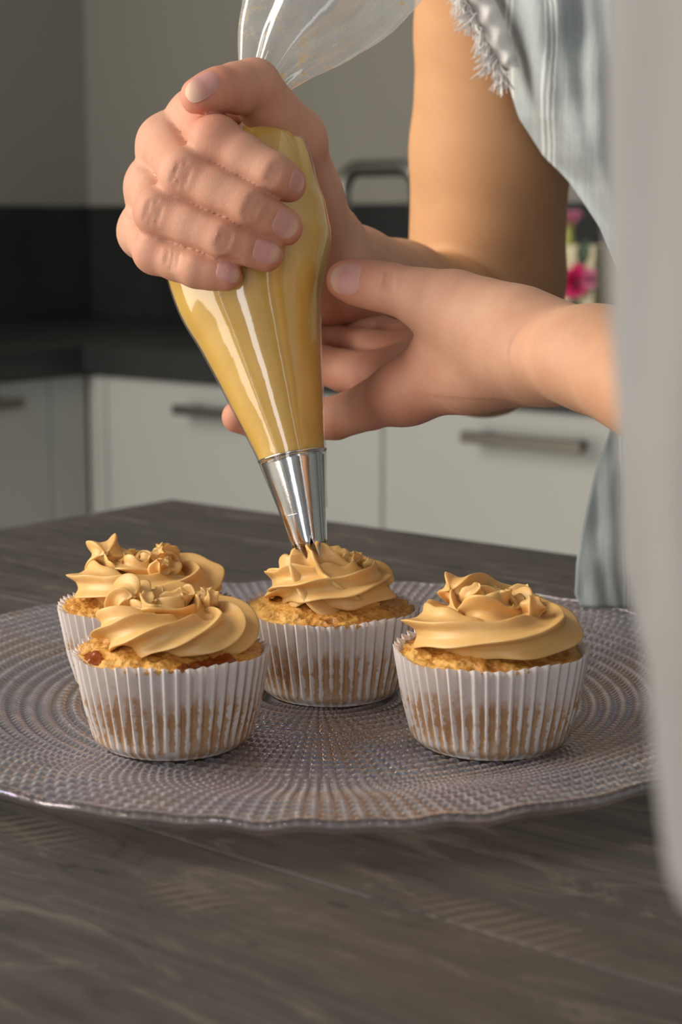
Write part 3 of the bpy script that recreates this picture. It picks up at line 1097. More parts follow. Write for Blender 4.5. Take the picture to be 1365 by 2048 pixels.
def bag_loft(i0, i1, n, shrink, seed=0, na=160):
    B_ = np.array(BAG[i0:i1])
    ctr = np.array([P(b[0], b[1], b[2]) for b in B_])
    rad = np.array([b[3] * (b[2] * 1.01) / F for b in B_])
    path = catmull(ctr, n)
    rr = catmull(rad[:, None], n)[:, 0] - shrink
    sq = catmull(B_[:, 4:5], n)[:, 0]
    fo = np.maximum(catmull(B_[:, 5:6], n)[:, 0], 0)
    T, N, B = frames(path, (0, 1, 0))
    th = np.linspace(0, 2 * np.pi, na, endpoint=False)
    r0 = np.random.default_rng(seed)
    fold = np.zeros((n, na))
    for k, w in ((3, 0.5), (5, 0.55), (8, 0.35), (13, 0.12)):
        fold += w * np.sin(k * th[None, :] + r0.uniform(0, 6.28) + 0.9 * np.sin(np.linspace(0, 5, n) + k)[:, None])
    R_ = rr[:, None] * (1 + fo[:, None] * fold)
    V = path[:, None, :] + R_[..., None] * (np.cos(th)[None, :, None] * B[:, None, :] + sq[:, None, None] * np.sin(th)[None, :, None] * N[:, None, :])
    return V, path, grid_faces(n, na, close_v=True)[:, ::-1]


bag_base = TIP.copy()
bag = empty('piping_bag', bag_base)
tag(bag, 'clear plastic piping bag full of caramel cream, squeezed in the upper hand', 'piping bag')


def into(o, e):
    o.data.transform(Matrix.Translation(-Vector(e.location)))
    o.parent = e
    return o


V, pth, Fq = bag_loft(0, len(BAG), 170, 0.0, 4)
n_, na_ = V.shape[:2]
t_ = np.linspace(0, 1, n_) * (len(BAG) - 1)
milky = np.interp(t_, [0, 1.5, 3.2, 12, 14.5, 17, 21], [0.10, 0.10, 0.0, 0.0, 0.35, 0.85, 0.95])
stain = np.interp(t_, [0, 13, 14.0, 16.0, 17.5, 19, 21], [0, 0, 1.0, 1.0, 0.6, 0.2, 0.1])
M_FILM = film_material()
film = obj_np('plastic_film', V.reshape(-1, 3), Fq, M_FILM, None, attrs={'milky': np.repeat(milky, na_), 'stain': np.repeat(stain, na_)})
into(film, bag)
# sealed seam of the film: a slim welt down the front left
na_s = V.shape[1]
th_s = np.linspace(0, 2 * np.pi, na_s, endpoint=False)
row = V[60]
cand = [j for j in range(na_s) if row[j][1] < row[:, 1].mean()]
want = row[:, 0].mean() - 0.42 * (row[:, 0].max() - row[:, 0].mean())
js = min(cand, key=lambda j: abs(row[j][0] - want))
sv, sf = tube(V[4:98, js] + np.array([0, -0.0001, 0]), 0.00022, 6)
into(obj('seam', sv, sf, M_FILM, attrs={'milky': np.full(len(sv), 0.8), 'stain': np.zeros(len(sv))}), bag)
m_cream = cream_material('bag_cream', (0.66, 0.395, 0.075), (0.70, 0.44, 0.10))
V, pth, Fq = bag_loft(3, 15, 110, 0.0007, 4)
k = V.shape[0] * V.shape[1]
VV = np.vstack([V.reshape(-1, 3), pth[0], pth[-1]])
na_ = V.shape[1]
Fc = Fq.tolist() + [[k, j, (j + 1) % na_] for j in range(na_)] + [[k + 1, k - na_ + (j + 1) % na_, k - na_ + j] for j in range(na_)]
into(obj('cream_filling', VV, Fc, m_cream), bag)


def build_nozzle():
    a, b = P(586, 913, 0.6366), TIP
    ax = (b - a); L = np.linalg.norm(ax); ax /= L
    ref = np.array([0, 1.0, 0]); X = np.cross(ax, ref); X /= np.linalg.norm(X); Yv = np.cross(ax, X)
    r_top, r_bot = 67 * 0.643 / F, 34 * 0.636 / F
    nt, cut, na = 6, 0.80, 192
    th = np.linspace(0, 2 * np.pi, na, endpoint=False)
    fr = (th / (2 * np.pi) * nt + 0.68) % 1.0
    tooth = (1 - np.abs(fr * 2 - 1)) ** 0.75                     # 0 in a slit, 1 at a point
    send = cut + (1.03 - cut) * tooth
    V = []
    for s, r in ((-0.012, r_top * 1.045), (-0.004, r_top * 1.05), (0.0, r_top * 1.045), (0.012, r_top * 0.985)):
        V.append([a + ax * (s * L) + r * (math.cos(t) * X + math.sin(t) * Yv) for t in th])
    for q in np.linspace(0.02, 1.0, 30):
        row = []
        for t, e_ in zip(th, send):
            s = 0.02 + (e_ - 0.02) * (q - 0.02) / 0.98
            r = r_top * 0.975 + (r_bot * 1.02 - r_top * 0.975) * min(s / 0.9, 1.0) - r_bot * 0.30 * max(0.0, s - 0.86) / 0.17
            row.append(a + ax * (s * L) + r * (math.cos(t) * X + math.sin(t) * Yv))
        V.append(row)
    v = np.array(V).reshape(-1, 3)
    f = grid_faces(len(V), na, close_v=True).tolist()
    o = obj('nozzle', v, f, nozzle_material())
    md = o.modifiers.new('wall', 'SOLIDIFY'); md.thickness = 0.0004; md.offset = -1
    o['label'] = 'shiny metal star nozzle'
    return into(o, bag)


build_nozzle()

# ------------------------------------------------------------------ signed-distance body building
class Field:
    def __init__(self, lo, hi, h):
        self.lo = np.asarray(lo, np.float32)
        self.h = h
        self.n = np.ceil((np.asarray(hi) - self.lo) / h).astype(int) + 1
        self.D = np.full(self.n, 0.02, np.float32)

    def win(self, pts, margin):
        pts = np.asarray(pts)
        a = np.clip(np.floor((pts.min(0) - margin - self.lo) / self.h).astype(int), 0, self.n - 1)
        b = np.clip(np.ceil((pts.max(0) + margin - self.lo) / self.h).astype(int) + 1, 1, self.n)
        b = np.maximum(b, a + 1)
        ax = [self.lo[k] + self.h * np.arange(a[k], b[k], dtype=np.float32) for k in range(3)]
        return tuple(slice(a[k], b[k]) for k in range(3)), np.stack(np.meshgrid(*ax, indexing='ij'), -1)

    def sample(self, p):
        q = (np.asarray(p, float) - self.lo) / self.h
        q = np.clip(q, 0, np.array(self.n) - 1.001)
        i = q.astype(int)
        f = q - i
        r = 0
        for dx in (0, 1):
            for dy in (0, 1):
                for dz in (0, 1):
                    w = (f[..., 0] if dx else 1 - f[..., 0]) * (f[..., 1] if dy else 1 - f[..., 1]) * (f[..., 2] if dz else 1 - f[..., 2])
                    r = r + w * self.D[i[..., 0] + dx, i[..., 1] + dy, i[..., 2] + dz]
        return r

    def normal(self, p):
        e = self.h
        g = np.array([self.sample(p + np.eye(3)[k] * e) - self.sample(p - np.eye(3)[k] * e) for k in range(3)])
        return g / (np.linalg.norm(g) + 1e-12)


def smin(a, b, k):
    h = np.maximum(k - np.abs(a - b), 0) / k
    return np.minimum(a, b) - h * h * k * 0.25


def d_cone(p, a, b, ra, rb, flat=None):
    """tapered capsule; flat = (direction, factor) squeezes the cross-section"""
    a, b = np.asarray(a, np.float32), np.asarray(b, np.float32)
    ba = b - a
    q = p - a
    t = np.clip((q @ ba) / float(ba @ ba), 0, 1)
    q = q - t[..., None] * ba
    if flat is not None:
        d = np.asarray(flat[0], np.float32)
        d = d - ba * (d @ ba) / float(ba @ ba)
        d = d / np.linalg.norm(d)
        q = q + ((q @ d) * (1 / flat[1] - 1))[..., None] * d
    return np.sqrt((q * q).sum(-1)) - (ra + (rb - ra) * t)


def d_chain(p, pts, radii, flat=None, k=0.0):
    r = None
    for i in range(len(pts) - 1):
        d = d_cone(p, pts[i], pts[i + 1], radii[i], radii[i + 1], flat)
        r = d if r is None else (np.minimum(r, d) if k == 0 else smin(r, d, k))
    return r


def surface_nets(D, lo, h):
    ins = D < 0
    s = ins.astype(np.int8)
    c = s[:-1, :-1, :-1] + s[1:, :-1, :-1] + s[:-1, 1:, :-1] + s[:-1, :-1, 1:] + s[1:, 1:, :-1] + s[1:, :-1, 1:] + s[:-1, 1:, 1:] + s[1:, 1:, 1:]
    act = (c > 0) & (c < 8)
    idx = np.argwhere(act)
    cid = np.full(act.shape, -1, np.int32)
    cid[act] = np.arange(len(idx))
    cor = np.array([[x, y, z] for x in (0, 1) for y in (0, 1) for z in (0, 1)])
    val = np.stack([D[idx[:, 0] + o[0], idx[:, 1] + o[1], idx[:, 2] + o[2]] for o in cor], 1)
    acc = np.zeros((len(idx), 3)); cnt = np.zeros(len(idx))
    for i in range(8):
        for j in range(i + 1, 8):
            if np.abs(cor[i] - cor[j]).sum() != 1:
                continue
            m = (val[:, i] < 0) != (val[:, j] < 0)
            t = val[m, i] / (val[m, i] - val[m, j])
            acc[m] += cor[i] + t[:, None] * (cor[j] - cor[i])
            cnt[m] += 1
    V = lo + h * (idx + acc / cnt[:, None])
    faces = []
    for ax in range(3):
        o1, o2 = (ax + 1) % 3, (ax + 2) % 3
        sl0 = [slice(None)] * 3; sl1 = [slice(None)] * 3
        sl0[ax] = slice(0, -1); sl1[ax] = slice(1, None)
        a, b = ins[tuple(sl0)], ins[tuple(sl1)]
        e = np.argwhere(a != b)
        ok = (e[:, o1] > 0) & (e[:, o2] > 0) & (e[:, o1] < D.shape[o1] - 1) & (e[:, o2] < D.shape[o2] - 1)
        e = e[ok]
        flip = ~a[e[:, 0], e[:, 1], e[:, 2]]
        def cell(d1, d2):
            q = e.copy()
            q[:, o1] -= d1
            q[:, o2] -= d2
            return cid[q[:, 0], q[:, 1], q[:, 2]]
        f = np.stack([cell(1, 1), cell(0, 1), cell(0, 0), cell(1, 0)], 1)
        f[flip] = f[flip][:, ::-1]
        faces.append(f)
    Fq = np.concatenate(faces)
    Fq = Fq[(Fq >= 0).all(1)]
    return V, Fq


def relax(V, Fq, it=2, lam=0.5):
    e = np.concatenate([Fq[:, [0, 1]], Fq[:, [1, 2]], Fq[:, [2, 3]], Fq[:, [3, 0]]])
    n = len(V)
    deg = np.bincount(e.ravel(), minlength=n)[:, None] + 1e-9
    for k in range(it * 2):
        l = lam if k % 2 == 0 else -lam * 1.02
        s = np.stack([np.bincount(e[:, 0], V[e[:, 1], d], n) + np.bincount(e[:, 1], V[e[:, 0], d], n) for d in range(3)], 1)
        V = V + l * (s / deg - V)
    return V


def smooth_lines(V, Fq, fd, it=9):
    """even out the vertices that lie in the pressed lines between fingers"""
    i = np.clip(np.rint((V - fd.lo) / fd.h).astype(int), 0, np.array(fd.C.shape) - 1)
    w = np.clip(fd.C[i[:, 0], i[:, 1], i[:, 2]] * 2.5, 0, 0.7)[:, None]
    e = np.concatenate([Fq[:, [0, 1]], Fq[:, [1, 2]], Fq[:, [2, 3]], Fq[:, [3, 0]]])
    n = len(V)
    deg = np.bincount(e.ravel(), minlength=n)[:, None] + 1e-9
    for _ in range(it):
        s = np.stack([np.bincount(e[:, 0], V[e[:, 1], d], n) + np.bincount(e[:, 1], V[e[:, 0], d], n) for d in range(3)], 1)
        V = V + w * (s / deg - V)
    return V


def J(*rows):
    """rows of (px, py, depth, radius mm) -> points, radii"""
    return np.array([P(r[0], r[1], r[2]) for r in rows]), np.array([r[3] / 1000.0 for r in rows])


MMK = 0.001
RES = 0.00082


def hand_field(fd, palm_parts, fingers, k_palm, k_fin, extra=None):
    """palm parts melt together; every finger melts into the palm but keeps a crease to its neighbours"""
    for pts, rad, flat in palm_parts:
        for i in range(len(pts) - 1):
            sl, g = fd.win(pts[i:i + 2], max(rad) * 1.6 + 0.012)
            fd.D[sl] = smin(fd.D[sl], d_cone(g, pts[i], pts[i + 1], rad[i], rad[i + 1], flat), k_palm)
    palm = fd.D.copy()
    fd.C = np.zeros(fd.D.shape, np.float32)
    raw = np.full(fd.D.shape, 0.02, np.float32)          # nearest finger so far, for the pressed lines between fingers
    for pts, rad, kk in fingers:
        sl, g = fd.win(pts, 0.022)
        cp, cr = [pts[0]], [rad[0]]
        for i in range(len(pts) - 1):
            sl_ = 0.96 if i == 0 else (0.985 if i == 1 else 1.01)
            cp += [(pts[i] + pts[i + 1]) / 2, pts[i + 1]]
            cr += [(rad[i] + rad[i + 1]) / 2 * sl_, rad[i + 1]]
        d = d_chain(g, cp, cr, None, 0.0015)
        # pads and knuckles: slightly thicker joints, slimmer shafts
        G = smin(palm[sl], d, kk)
        other = raw[sl]
        line = np.clip(1 - np.abs(d - other) / 0.0040, 0, 1) ** 2 * (np.maximum(d, other) < 0.004)
        fd.D[sl] = smin(fd.D[sl], G, 0.0011) + 0.0011 * line
        fd.C[sl] = np.maximum(fd.C[sl], line)
        raw[sl] = np.minimum(other, d)
    return fd


# ---------------- right arm and the hand that squeezes the bag
R_INDEX = J((398, 236, .668, 9.6), (430, 284, .630, 9.1), (541, 349, .621, 7.9), (574, 367, .627, 7.0))
R_MIDDLE = J((336, 292, .670, 10.3), (372, 350, .628, 9.2), (497, 411, .6185, 8.0), (566, 454, .6245, 7.1))
R_RING = J((310, 377, .670, 9.9), (320, 424, .630, 8.8), (447, 477, .6195, 7.7), (531, 505, .6225, 6.8))
R_PINKY = J((292, 466, .669, 9.2), (314, 503, .634, 8.1), (395, 536, .6235, 7.1), (452, 547, .622, 6.2))
R_THUMB = J((598, 420, .690, 15.0), (582, 285, .672, 12.0), (508, 172, .650, 9.8), (438, 182, .637, 8.3), (399, 193, .632, 6.8))
WR = (655, 535, .712)
R_PALM = [
    J((398, 236, .668, 10.0), (510, 300, .694, 11.0), (630, 470, .708, 14.0)) + (None,),
    J((336, 292, .670, 10.3), (460, 360, .698, 11.0), (640, 505, .711, 14.5)) + (None,),
    J((310, 377, .670, 9.9), (440, 440, .698, 11.0), (645, 540, .712, 14.5)) + (None,),
    J((292, 466, .669, 9.2), (430, 520, .694, 11.0), (645, 570, .712, 14.0)) + (None,),
    J((598, 420, .690, 15.0), (655, 540, .712, 18.0)) + (None,),
    J((582, 285, .672, 11.0), (480, 270, .682, 8.0)) + (None,),
    J((600, 380, .688, 13.0), (590, 460, .698, 15.0)) + (None,),
]
R_ARM = J((650, 538, .712, 21.0), (700, 565, .738, 23.0), (790, 612, .785, 28.5), (880, 655, .832, 33.5), (970, 690, .876, 35.0))
R_UPPER = J((968, 690, .878, 35.0), (972, 560, .872, 38.5), (982, 300, .858, 38.0), (988, 60, .842, 36.0), (1000, -160, .820, 38.0))


def crease(fd, a, b, r, depth):
    """press a shallow groove along a-b into the surface"""
    sl, g = fd.win(np.array([a, b]), r + 0.004)
    d = d_cone(g, a, b, r, r)
    fd.D[sl] = fd.D[sl] + depth * np.clip(1 - np.maximum(d + r, 0) / r, 0, 1) ** 1.5


def surf_at(fd, px, py, y0, y1):
    o = np.array([0, 0, H]); r = ray(px, py)
    Y = np.linspace(y0, y1, 400)
    pts = o + r[None, :] * (Y / r[1])[:, None]
    d = fd.sample(pts)
    k = np.argmax(d < 0)
    if d[k] >= 0:
        return None
    if k == 0:
        return pts[0]
    t = d[k - 1] / (d[k - 1] - d[k])
    return pts[k - 1] + t * (pts[k] - pts[k - 1])


def wrinkles(fd, px, py, ang, n, spread, length, y0, y1, depth=0.0012, r=0.0014):
    """n short skin folds across a knuckle, ang = direction of the folds in the picture (radians)"""
    for i in range(n):
        o = (i - (n - 1) / 2) * spread
        cx_, cy_ = px - math.sin(ang) * o, py + math.cos(ang) * o
        L = length * (1 - 0.35 * abs(i - (n - 1) / 2) / max(1, n / 2))
        pts = [surf_at(fd, cx_ + math.cos(ang) * s, cy_ + math.sin(ang) * s, y0, y1) for s in (-L, -L * .33, L * .33, L)]
        for a, b in zip(pts[:-1], pts[1:]):
            if a is not None and b is not None and np.linalg.norm(a - b) < 0.012:
                crease(fd, a, b, r, depth)


class Nail:
    def __init__(self, fd, px, py, tipdir, hl, hw, y0=0.58, y1=0.72, tilt=None, press=0.7):
        self.c = surf_at(fd, px, py, y0, y1)
        self.n = fd.normal(self.c)
        if tilt is not None:
            self.n = self.n + np.asarray(tilt); self.n /= np.linalg.norm(self.n)
        t = np.asarray(tipdir, float); t = t - self.n * (t @ self.n); self.t = t / np.linalg.norm(t)
        self.b = np.cross(self.n, self.t)
        self.hl, self.hw = hl, hw
        self.fd = fd
        # press a nearly flat bed into the fingertip
        sl, g = fd.win(np.array([self.c]), hl + 0.004)
        q = g - self.c.astype(np.float32)
        u, v, w = q @ self.t.astype(np.float32), q @ self.b.astype(np.float32), q @ self.n.astype(np.float32)
        bed = w + 0.00035 + 0.055 * (v / hw) ** 2 * hw * 1.0
        m = ((np.abs(u) / (hl * 1.15)) ** 3 + (np.abs(v) / (hw * 1.12)) ** 3)
        wgt = (1 - sstep(0.65, 1.0, m)) * press
        D = fd.D[sl]
        fd.D[sl] = np.where((np.abs(w) < 0.0035), D + (np.maximum(D, bed) - D) * wgt, D)

    def mesh(self, parent, mat):
        nr, na = 9, 40
        V, uv = [self.c + 0.00025 * self.n], [(0.5, 0.5)]
        for i in range(1, nr + 1):
            r = i / nr
            for j in range(na):
                t = 2 * math.pi * j / na
                ex = 2.35 if math.cos(t) > 0 else 3.4              # oval free edge, squarer root
                k = (abs(math.cos(t)) ** ex + abs(math.sin(t)) ** ex) ** (-1 / ex)
                a, b = r * k * math.cos(t), r * k * math.sin(t)
                u, v = a * self.hl, b * self.hw
                z = 0.00025 - self.hw * 0.17 * b * b - 0.00025 * max(0, a) ** 3 - 0.00045 * r ** 10
                q = self.c + u * self.t + v * self.b + z * self.n
                lift = 0.00022 - 0.0004 * r ** 10
                for _ in range(3):                                  # follow the curve of the fingertip
                    q = q + 0.75 * (lift - float(self.fd.sample(q))) * self.n
                V.append(q)
                uv.append(((a + 1) / 2, (b + 1) / 2))
        Fc = [[0, 1 + j, 1 + (j + 1) % na] for j in range(na)]
        for i in range(nr - 1):
            Fc += [[1 + i * na + j, 1 + (i + 1) * na + j, 1 + (i + 1) * na + (j + 1) % na, 1 + i * na + (j + 1) % na] for j in range(na)]
        return obj('fingernail', V, Fc, mat, parent, uv=uv)


def build_right():
    allp = np.concatenate([R_INDEX[0], R_PINKY[0], R_THUMB[0], R_ARM[0], R_UPPER[0]])
    fd = Field(allp.min(0) - 0.042, np.minimum(allp.max(0) + 0.042, [9, 9, R_UPPER[0][-1][2] - 0.004]), RES)
    fd_parts = list(R_PALM)
    fingers = [R_PINKY + (0.005,), R_RING + (0.005,), R_MIDDLE + (0.005,), R_INDEX + (0.005,), R_THUMB + (0.010,)]
    hand_field(fd, fd_parts, fingers, 0.010, 0.005)
    # forearm and upper arm
    flat = ((0, 0, 1), 0.93)
    for pts, rad in (R_ARM, R_UPPER):
        A = np.full(fd.D.shape, 0.05, np.float32) if False else None
        for i in range(len(pts) - 1):
            sl, g = fd.win(pts[i:i + 2], max(rad) + 0.014)
            fd.D[sl] = smin(fd.D[sl], d_cone(g, pts[i], pts[i + 1], rad[i], rad[i + 1]), 0.006)
    # knuckle heads on the back of the hand
    for (px, py, Y, r) in ((370, 347, .6268, 8.8), (317, 421, .6290, 8.4), (430, 280, .6288, 8.6), (310, 500, .6328, 7.6), (332, 287, .669, 10.6), (305, 372, .669, 10.3), (288, 462, .668, 9.6), (392, 232, .668, 9.8)):
        c = P(px, py, Y)
        sl, g = fd.win(np.array([c]), 0.02)
        q = g - c.astype(np.float32)
        fd.D[sl] = smin(fd.D[sl], np.sqrt((q * q).sum(-1)) - r * MMK, 0.003)
    return fd


fdR = build_right()
nailsR = [
    Nail(fdR, 573, 449, R_MIDDLE[0][3] - R_MIDDLE[0][2], 0.0055, 0.0047),
    Nail(fdR, 534, 503, R_RING[0][3] - R_RING[0][2], 0.0052, 0.0044),
    Nail(fdR, 458, 541, R_PINKY[0][3] - R_PINKY[0][2], 0.0045, 0.0038),
    Nail(fdR, 597, 364, R_INDEX[0][3] - R_INDEX[0][2], 0.0046, 0.0042),
    Nail(fdR, 405, 164, R_THUMB[0][4] - R_THUMB[0][3], 0.0064, 0.0043, tilt=(0, 0, 0.8), press=0.0),
]
# folds over the finger joints
wrinkles(fdR, 506, 412, math.radians(115), 3, 9, 26, .58, .66)
wrinkles(fdR, 450, 478, math.radians(110), 3, 9, 24, .58, .66)
wrinkles(fdR, 548, 348, math.radians(118), 3, 8, 24, .58, .66, 0.0010)
wrinkles(fdR, 345, 515, math.radians(100), 3, 11, 22, .58, .68, 0.0009)
wrinkles(fdR, 362, 350, math.radians(112), 3, 12, 28, .58, .68, 0.0009)
wrinkles(fdR, 306, 425, math.radians(108), 3, 12, 26, .58, .68, 0.0009)

# ---------------- left arm and the hand that steadies the bag
L_THUMB = J((1030, 668, .612, 15.5), (905, 612, .627, 11.8), (778, 576, .634, 8.9), (726, 567, .638, 8.4), (692, 560, .641, 7.2))
L_INDEX = J((815, 785, .650, 10.8), (672, 836, .674, 8.3), (552, 850, .684, 7.3), (476, 834, .681, 6.3))
L_MIDDLE = J((805, 752, .668, 10.0), (690, 742, .694, 8.4), (590, 715, .702, 7.4), (530, 670, .697, 6.5))
L_RING = J((815, 718, .684, 9.4), (712, 690, .711, 7.9), (630, 678, .708, 7.0), (590, 705, .698, 6.3))
L_PINKY = J((835, 690, .697, 8.5), (762, 668, .718, 7.2), (712, 668, .716, 6.4), (690, 690, .708, 5.8))
L_PALM = [
    J((815, 785, .650, 10.8), (950, 750, .630, 11.5), (1075, 718, .611, 12.5)) + (None,),
    J((805, 752, .668, 10.0), (955, 740, .645, 11.5), (1080, 720, .619, 12.5)) + (None,),
    J((815, 718, .684, 9.4), (965, 730, .658, 11.5), (1085, 722, .626, 12.5)) + (None,),
    J((835, 690, .697, 8.5), (970, 722, .668, 11.0), (1090, 725, .630, 12.0)) + (None,),
    J((1030, 668, .612, 14.5), (1110, 700, .604, 15.0)) + (None,),
    J((905, 622, .630, 10.0), (880, 720, .648, 9.0)) + (None,),
    J((960, 660, .624, 13.0), (900, 720, .640, 11.0)) + (None,),
]
LE = np.array([0.178, 0.372, 0.105])
wa = P(965, 700, .628); w0 = P(1085, 707, .609); w1 = P(1195, 718, .578)
L_ARM_P = np.array([wa, w0, w1, w1 * 0.6 + LE * 0.4 + np.array([0, 0, -0.004]), LE])
L_ARM_R = np.array([0.009, 0.0180, 0.0203, 0.027, 0.034])


def build_left():
    allp = np.concatenate([L_INDEX[0], L_PINKY[0], L_THUMB[0], L_ARM_P])
    fd = Field(allp.min(0) - 0.030, allp.max(0) + 0.036, RES)
    fingers = [L_PINKY + (0.006,), L_RING + (0.006,), L_MIDDLE + (0.006,), L_INDEX + (0.008,), L_THUMB + (0.010,)]
    hand_field(fd, L_PALM, fingers, 0.010, 0.006)
    flat = ((0.1, 0, 1.0), 0.80)
    for i in range(len(L_ARM_P) - 1):
        sl, g = fd.win(L_ARM_P[i:i + 2], 0.054)
        fd.D[sl] = smin(fd.D[sl], d_cone(g, L_ARM_P[i], L_ARM_P[i + 1], L_ARM_R[i], L_ARM_R[i + 1], flat), 0.010)
    return fd


fdL = build_left()
nailsL = [Nail(fdL, 688, 549, L_THUMB[0][4] - L_THUMB[0][3], 0.0068, 0.0058, tilt=(-0.15, 0, 0.35))]
wrinkles(fdL, 778, 560, math.radians(95), 2, 10, 22, .58, .68, 0.0011)


def red_attr(V):
    """blood under the skin: fingertips, knuckles, folds"""
    r = np.zeros(len(V))
    spots = []
    for fing in (R_INDEX, R_MIDDLE, R_RING, R_PINKY, L_INDEX, L_MIDDLE, L_RING, L_PINKY):
        spots += [(fing[0][1], .010, .55), (fing[0][2], .009, .35), (fing[0][3], .009, 0.7)]
    spots += [(R_THUMB[0][4], .014, 0.9), (R_THUMB[0][2], .012, .5), (L_THUMB[0][4], .014, .9), (L_THUMB[0][2], .010, .5), (L_PALM[0][0][0], .02, .6), (L_RING[0][0], .02, .8), (R_THUMB[0][1], .02, .35)]
    for c, s, a in spots:
        d2 = ((V - c) ** 2).sum(1)
        r = np.maximum(r, a * np.exp(-d2 / (2 * s * s)))
    return r


def skin_material():
    m = NT('skin')
    c = m.coord('Object')
    red = m.attr('red')
    arm = m.attr('arm')
    n1 = m.noise(c, 55.0, 4, 0.6)
    base = m.mix(m.ramp(n1, [(0.35, 0.0), (0.68, 1.0)]), (0.50, 0.265, 0.178, 1), (0.555, 0.318, 0.218, 1))
    tan = m.mix(m.ramp(n1, [(0.35, 0.0), (0.68, 1.0)]), (0.52, 0.275, 0.135, 1), (0.55, 0.30, 0.15, 1))
    col = m.mix(arm, base, tan)
    col = m.mix(m.math('MULTIPLY', red, 0.62), col, (0.56, 0.17, 0.11, 1))
    col = m.mix(m.ramp(m.noise(c, 420.0, 3), [(0.62, 0.0), (0.78, 0.18)]), col, (0.52, 0.24, 0.16, 1))
    m.set(Base_Color=col, Roughness=0.5, Specular_IOR_Level=0.22, Subsurface_Weight=0.25, Subsurface_Radius=(0.0036, 0.0013, 0.0007), Subsurface_Scale=1.0)
    vor = m.n('ShaderNodeTexVoronoi', feature='DISTANCE_TO_EDGE'); m.t.links.new(c, vor.inputs[0]); vor.inputs['Scale'].default_value = 1150.0
    cr = m.ramp(vor.outputs[0], [(0.0, 0.0), (0.12, 1.0)])
    h = m.math('ADD', m.math('MULTIPLY', cr, 0.35), m.noise(c, 500.0, 4, 0.6))
    m.bump(h, 0.30, 0.0004)
    return m.m


def nail_material():
    m = NT('nail')
    uvn = m.n('ShaderNodeUVMap')
    sep = m.n('ShaderNodeSeparateXYZ'); m.t.links.new(uvn.outputs[0], sep.inputs[0])
    u = sep.outputs[0]
    col = m.ramp(u, [(0.0, (0.55, 0.32, 0.26)), (0.12, (0.52, 0.27, 0.235)), (0.60, (0.51, 0.26, 0.23)), (0.80, (0.57, 0.35, 0.26)), (1.0, (0.58, 0.39, 0.29))])
    m.set(Base_Color=col, Roughness=0.5, Specular_IOR_Level=0.22, Subsurface_Weight=0.1, Subsurface_Radius=(0.002, 0.001, 0.0006))
    return m.m


M_SKIN = skin_material()
M_NAIL = nail_material()
VR, FR = surface_nets(fdR.D, fdR.lo, fdR.h)
VR = smooth_lines(relax(VR, FR, 2), FR, fdR)
VL, FL = surface_nets(fdL.D, fdL.lo, fdL.h)
VL = smooth_lines(relax(VL, FL, 2), FL, fdL)
armR = sstep(0.03, 0.13, np.linalg.norm(VR - P(*WR), axis=1)) * (VR[:, 1] > 0.715) * sstep(0.715, 0.78, VR[:, 1])
armL = sstep(-0.07, 0.16, 0.60 - VL[:, 1]) * 0.8
# the rest of the body, coarse, inside the clothes
SH_R = np.array([0.155, 0.775, 0.405]); SH_L = np.array([0.225, 0.435, 0.405]); CHEST = np.array([0.245, 0.605, 0.33]); HIP = np.array([0.485, 0.445, -0.06])
up0 = R_UPPER[0][-2]
fdB = Field((0.0, 0.20, -0.28), (0.70, 0.95, 0.56), 0.005)
for a, b, ra, rb, fl in [(up0, SH_R, .0355, .045, None), (SH_R, CHEST, .05, .085, None), (SH_L, CHEST, .05, .085, None), (SH_L, LE, .045, .036, None), (CHEST, HIP, .115, .13, ((0, 1, 0), 1.25)),
                         (CHEST, CHEST + np.array([-0.03, 0.0, 0.13]), .06, .048, None), (HIP, HIP + np.array([0, 0, -.05]), .13, .12, None)]:
    sl, g = fdB.win(np.array([a, b]), max(ra, rb) * 1.3 + 0.03)
    fdB.D[sl] = smin(fdB.D[sl], d_cone(g, a, b, ra, rb, fl), 0.03)
VB, FB = surface_nets(fdB.D, fdB.lo, fdB.h)
VB = relax(VB, FB, 2)
Vall = np.concatenate([VR, VL, VB]); Fall = np.concatenate([FR, FL + len(VR), FB + len(VR) + len(VL)])
person = obj_np('person', Vall, Fall, M_SKIN, attrs={'red': np.concatenate([red_attr(VR), red_attr(VL), np.zeros(len(VB))]), 'arm': np.concatenate([armR, armL, np.ones(len(VB))])})
tag(person, 'person in a pale loose blouse, one hand squeezing the piping bag, the other steadying it', 'person')
for nl in nailsR + nailsL:
    nl.mesh(person, M_NAIL)

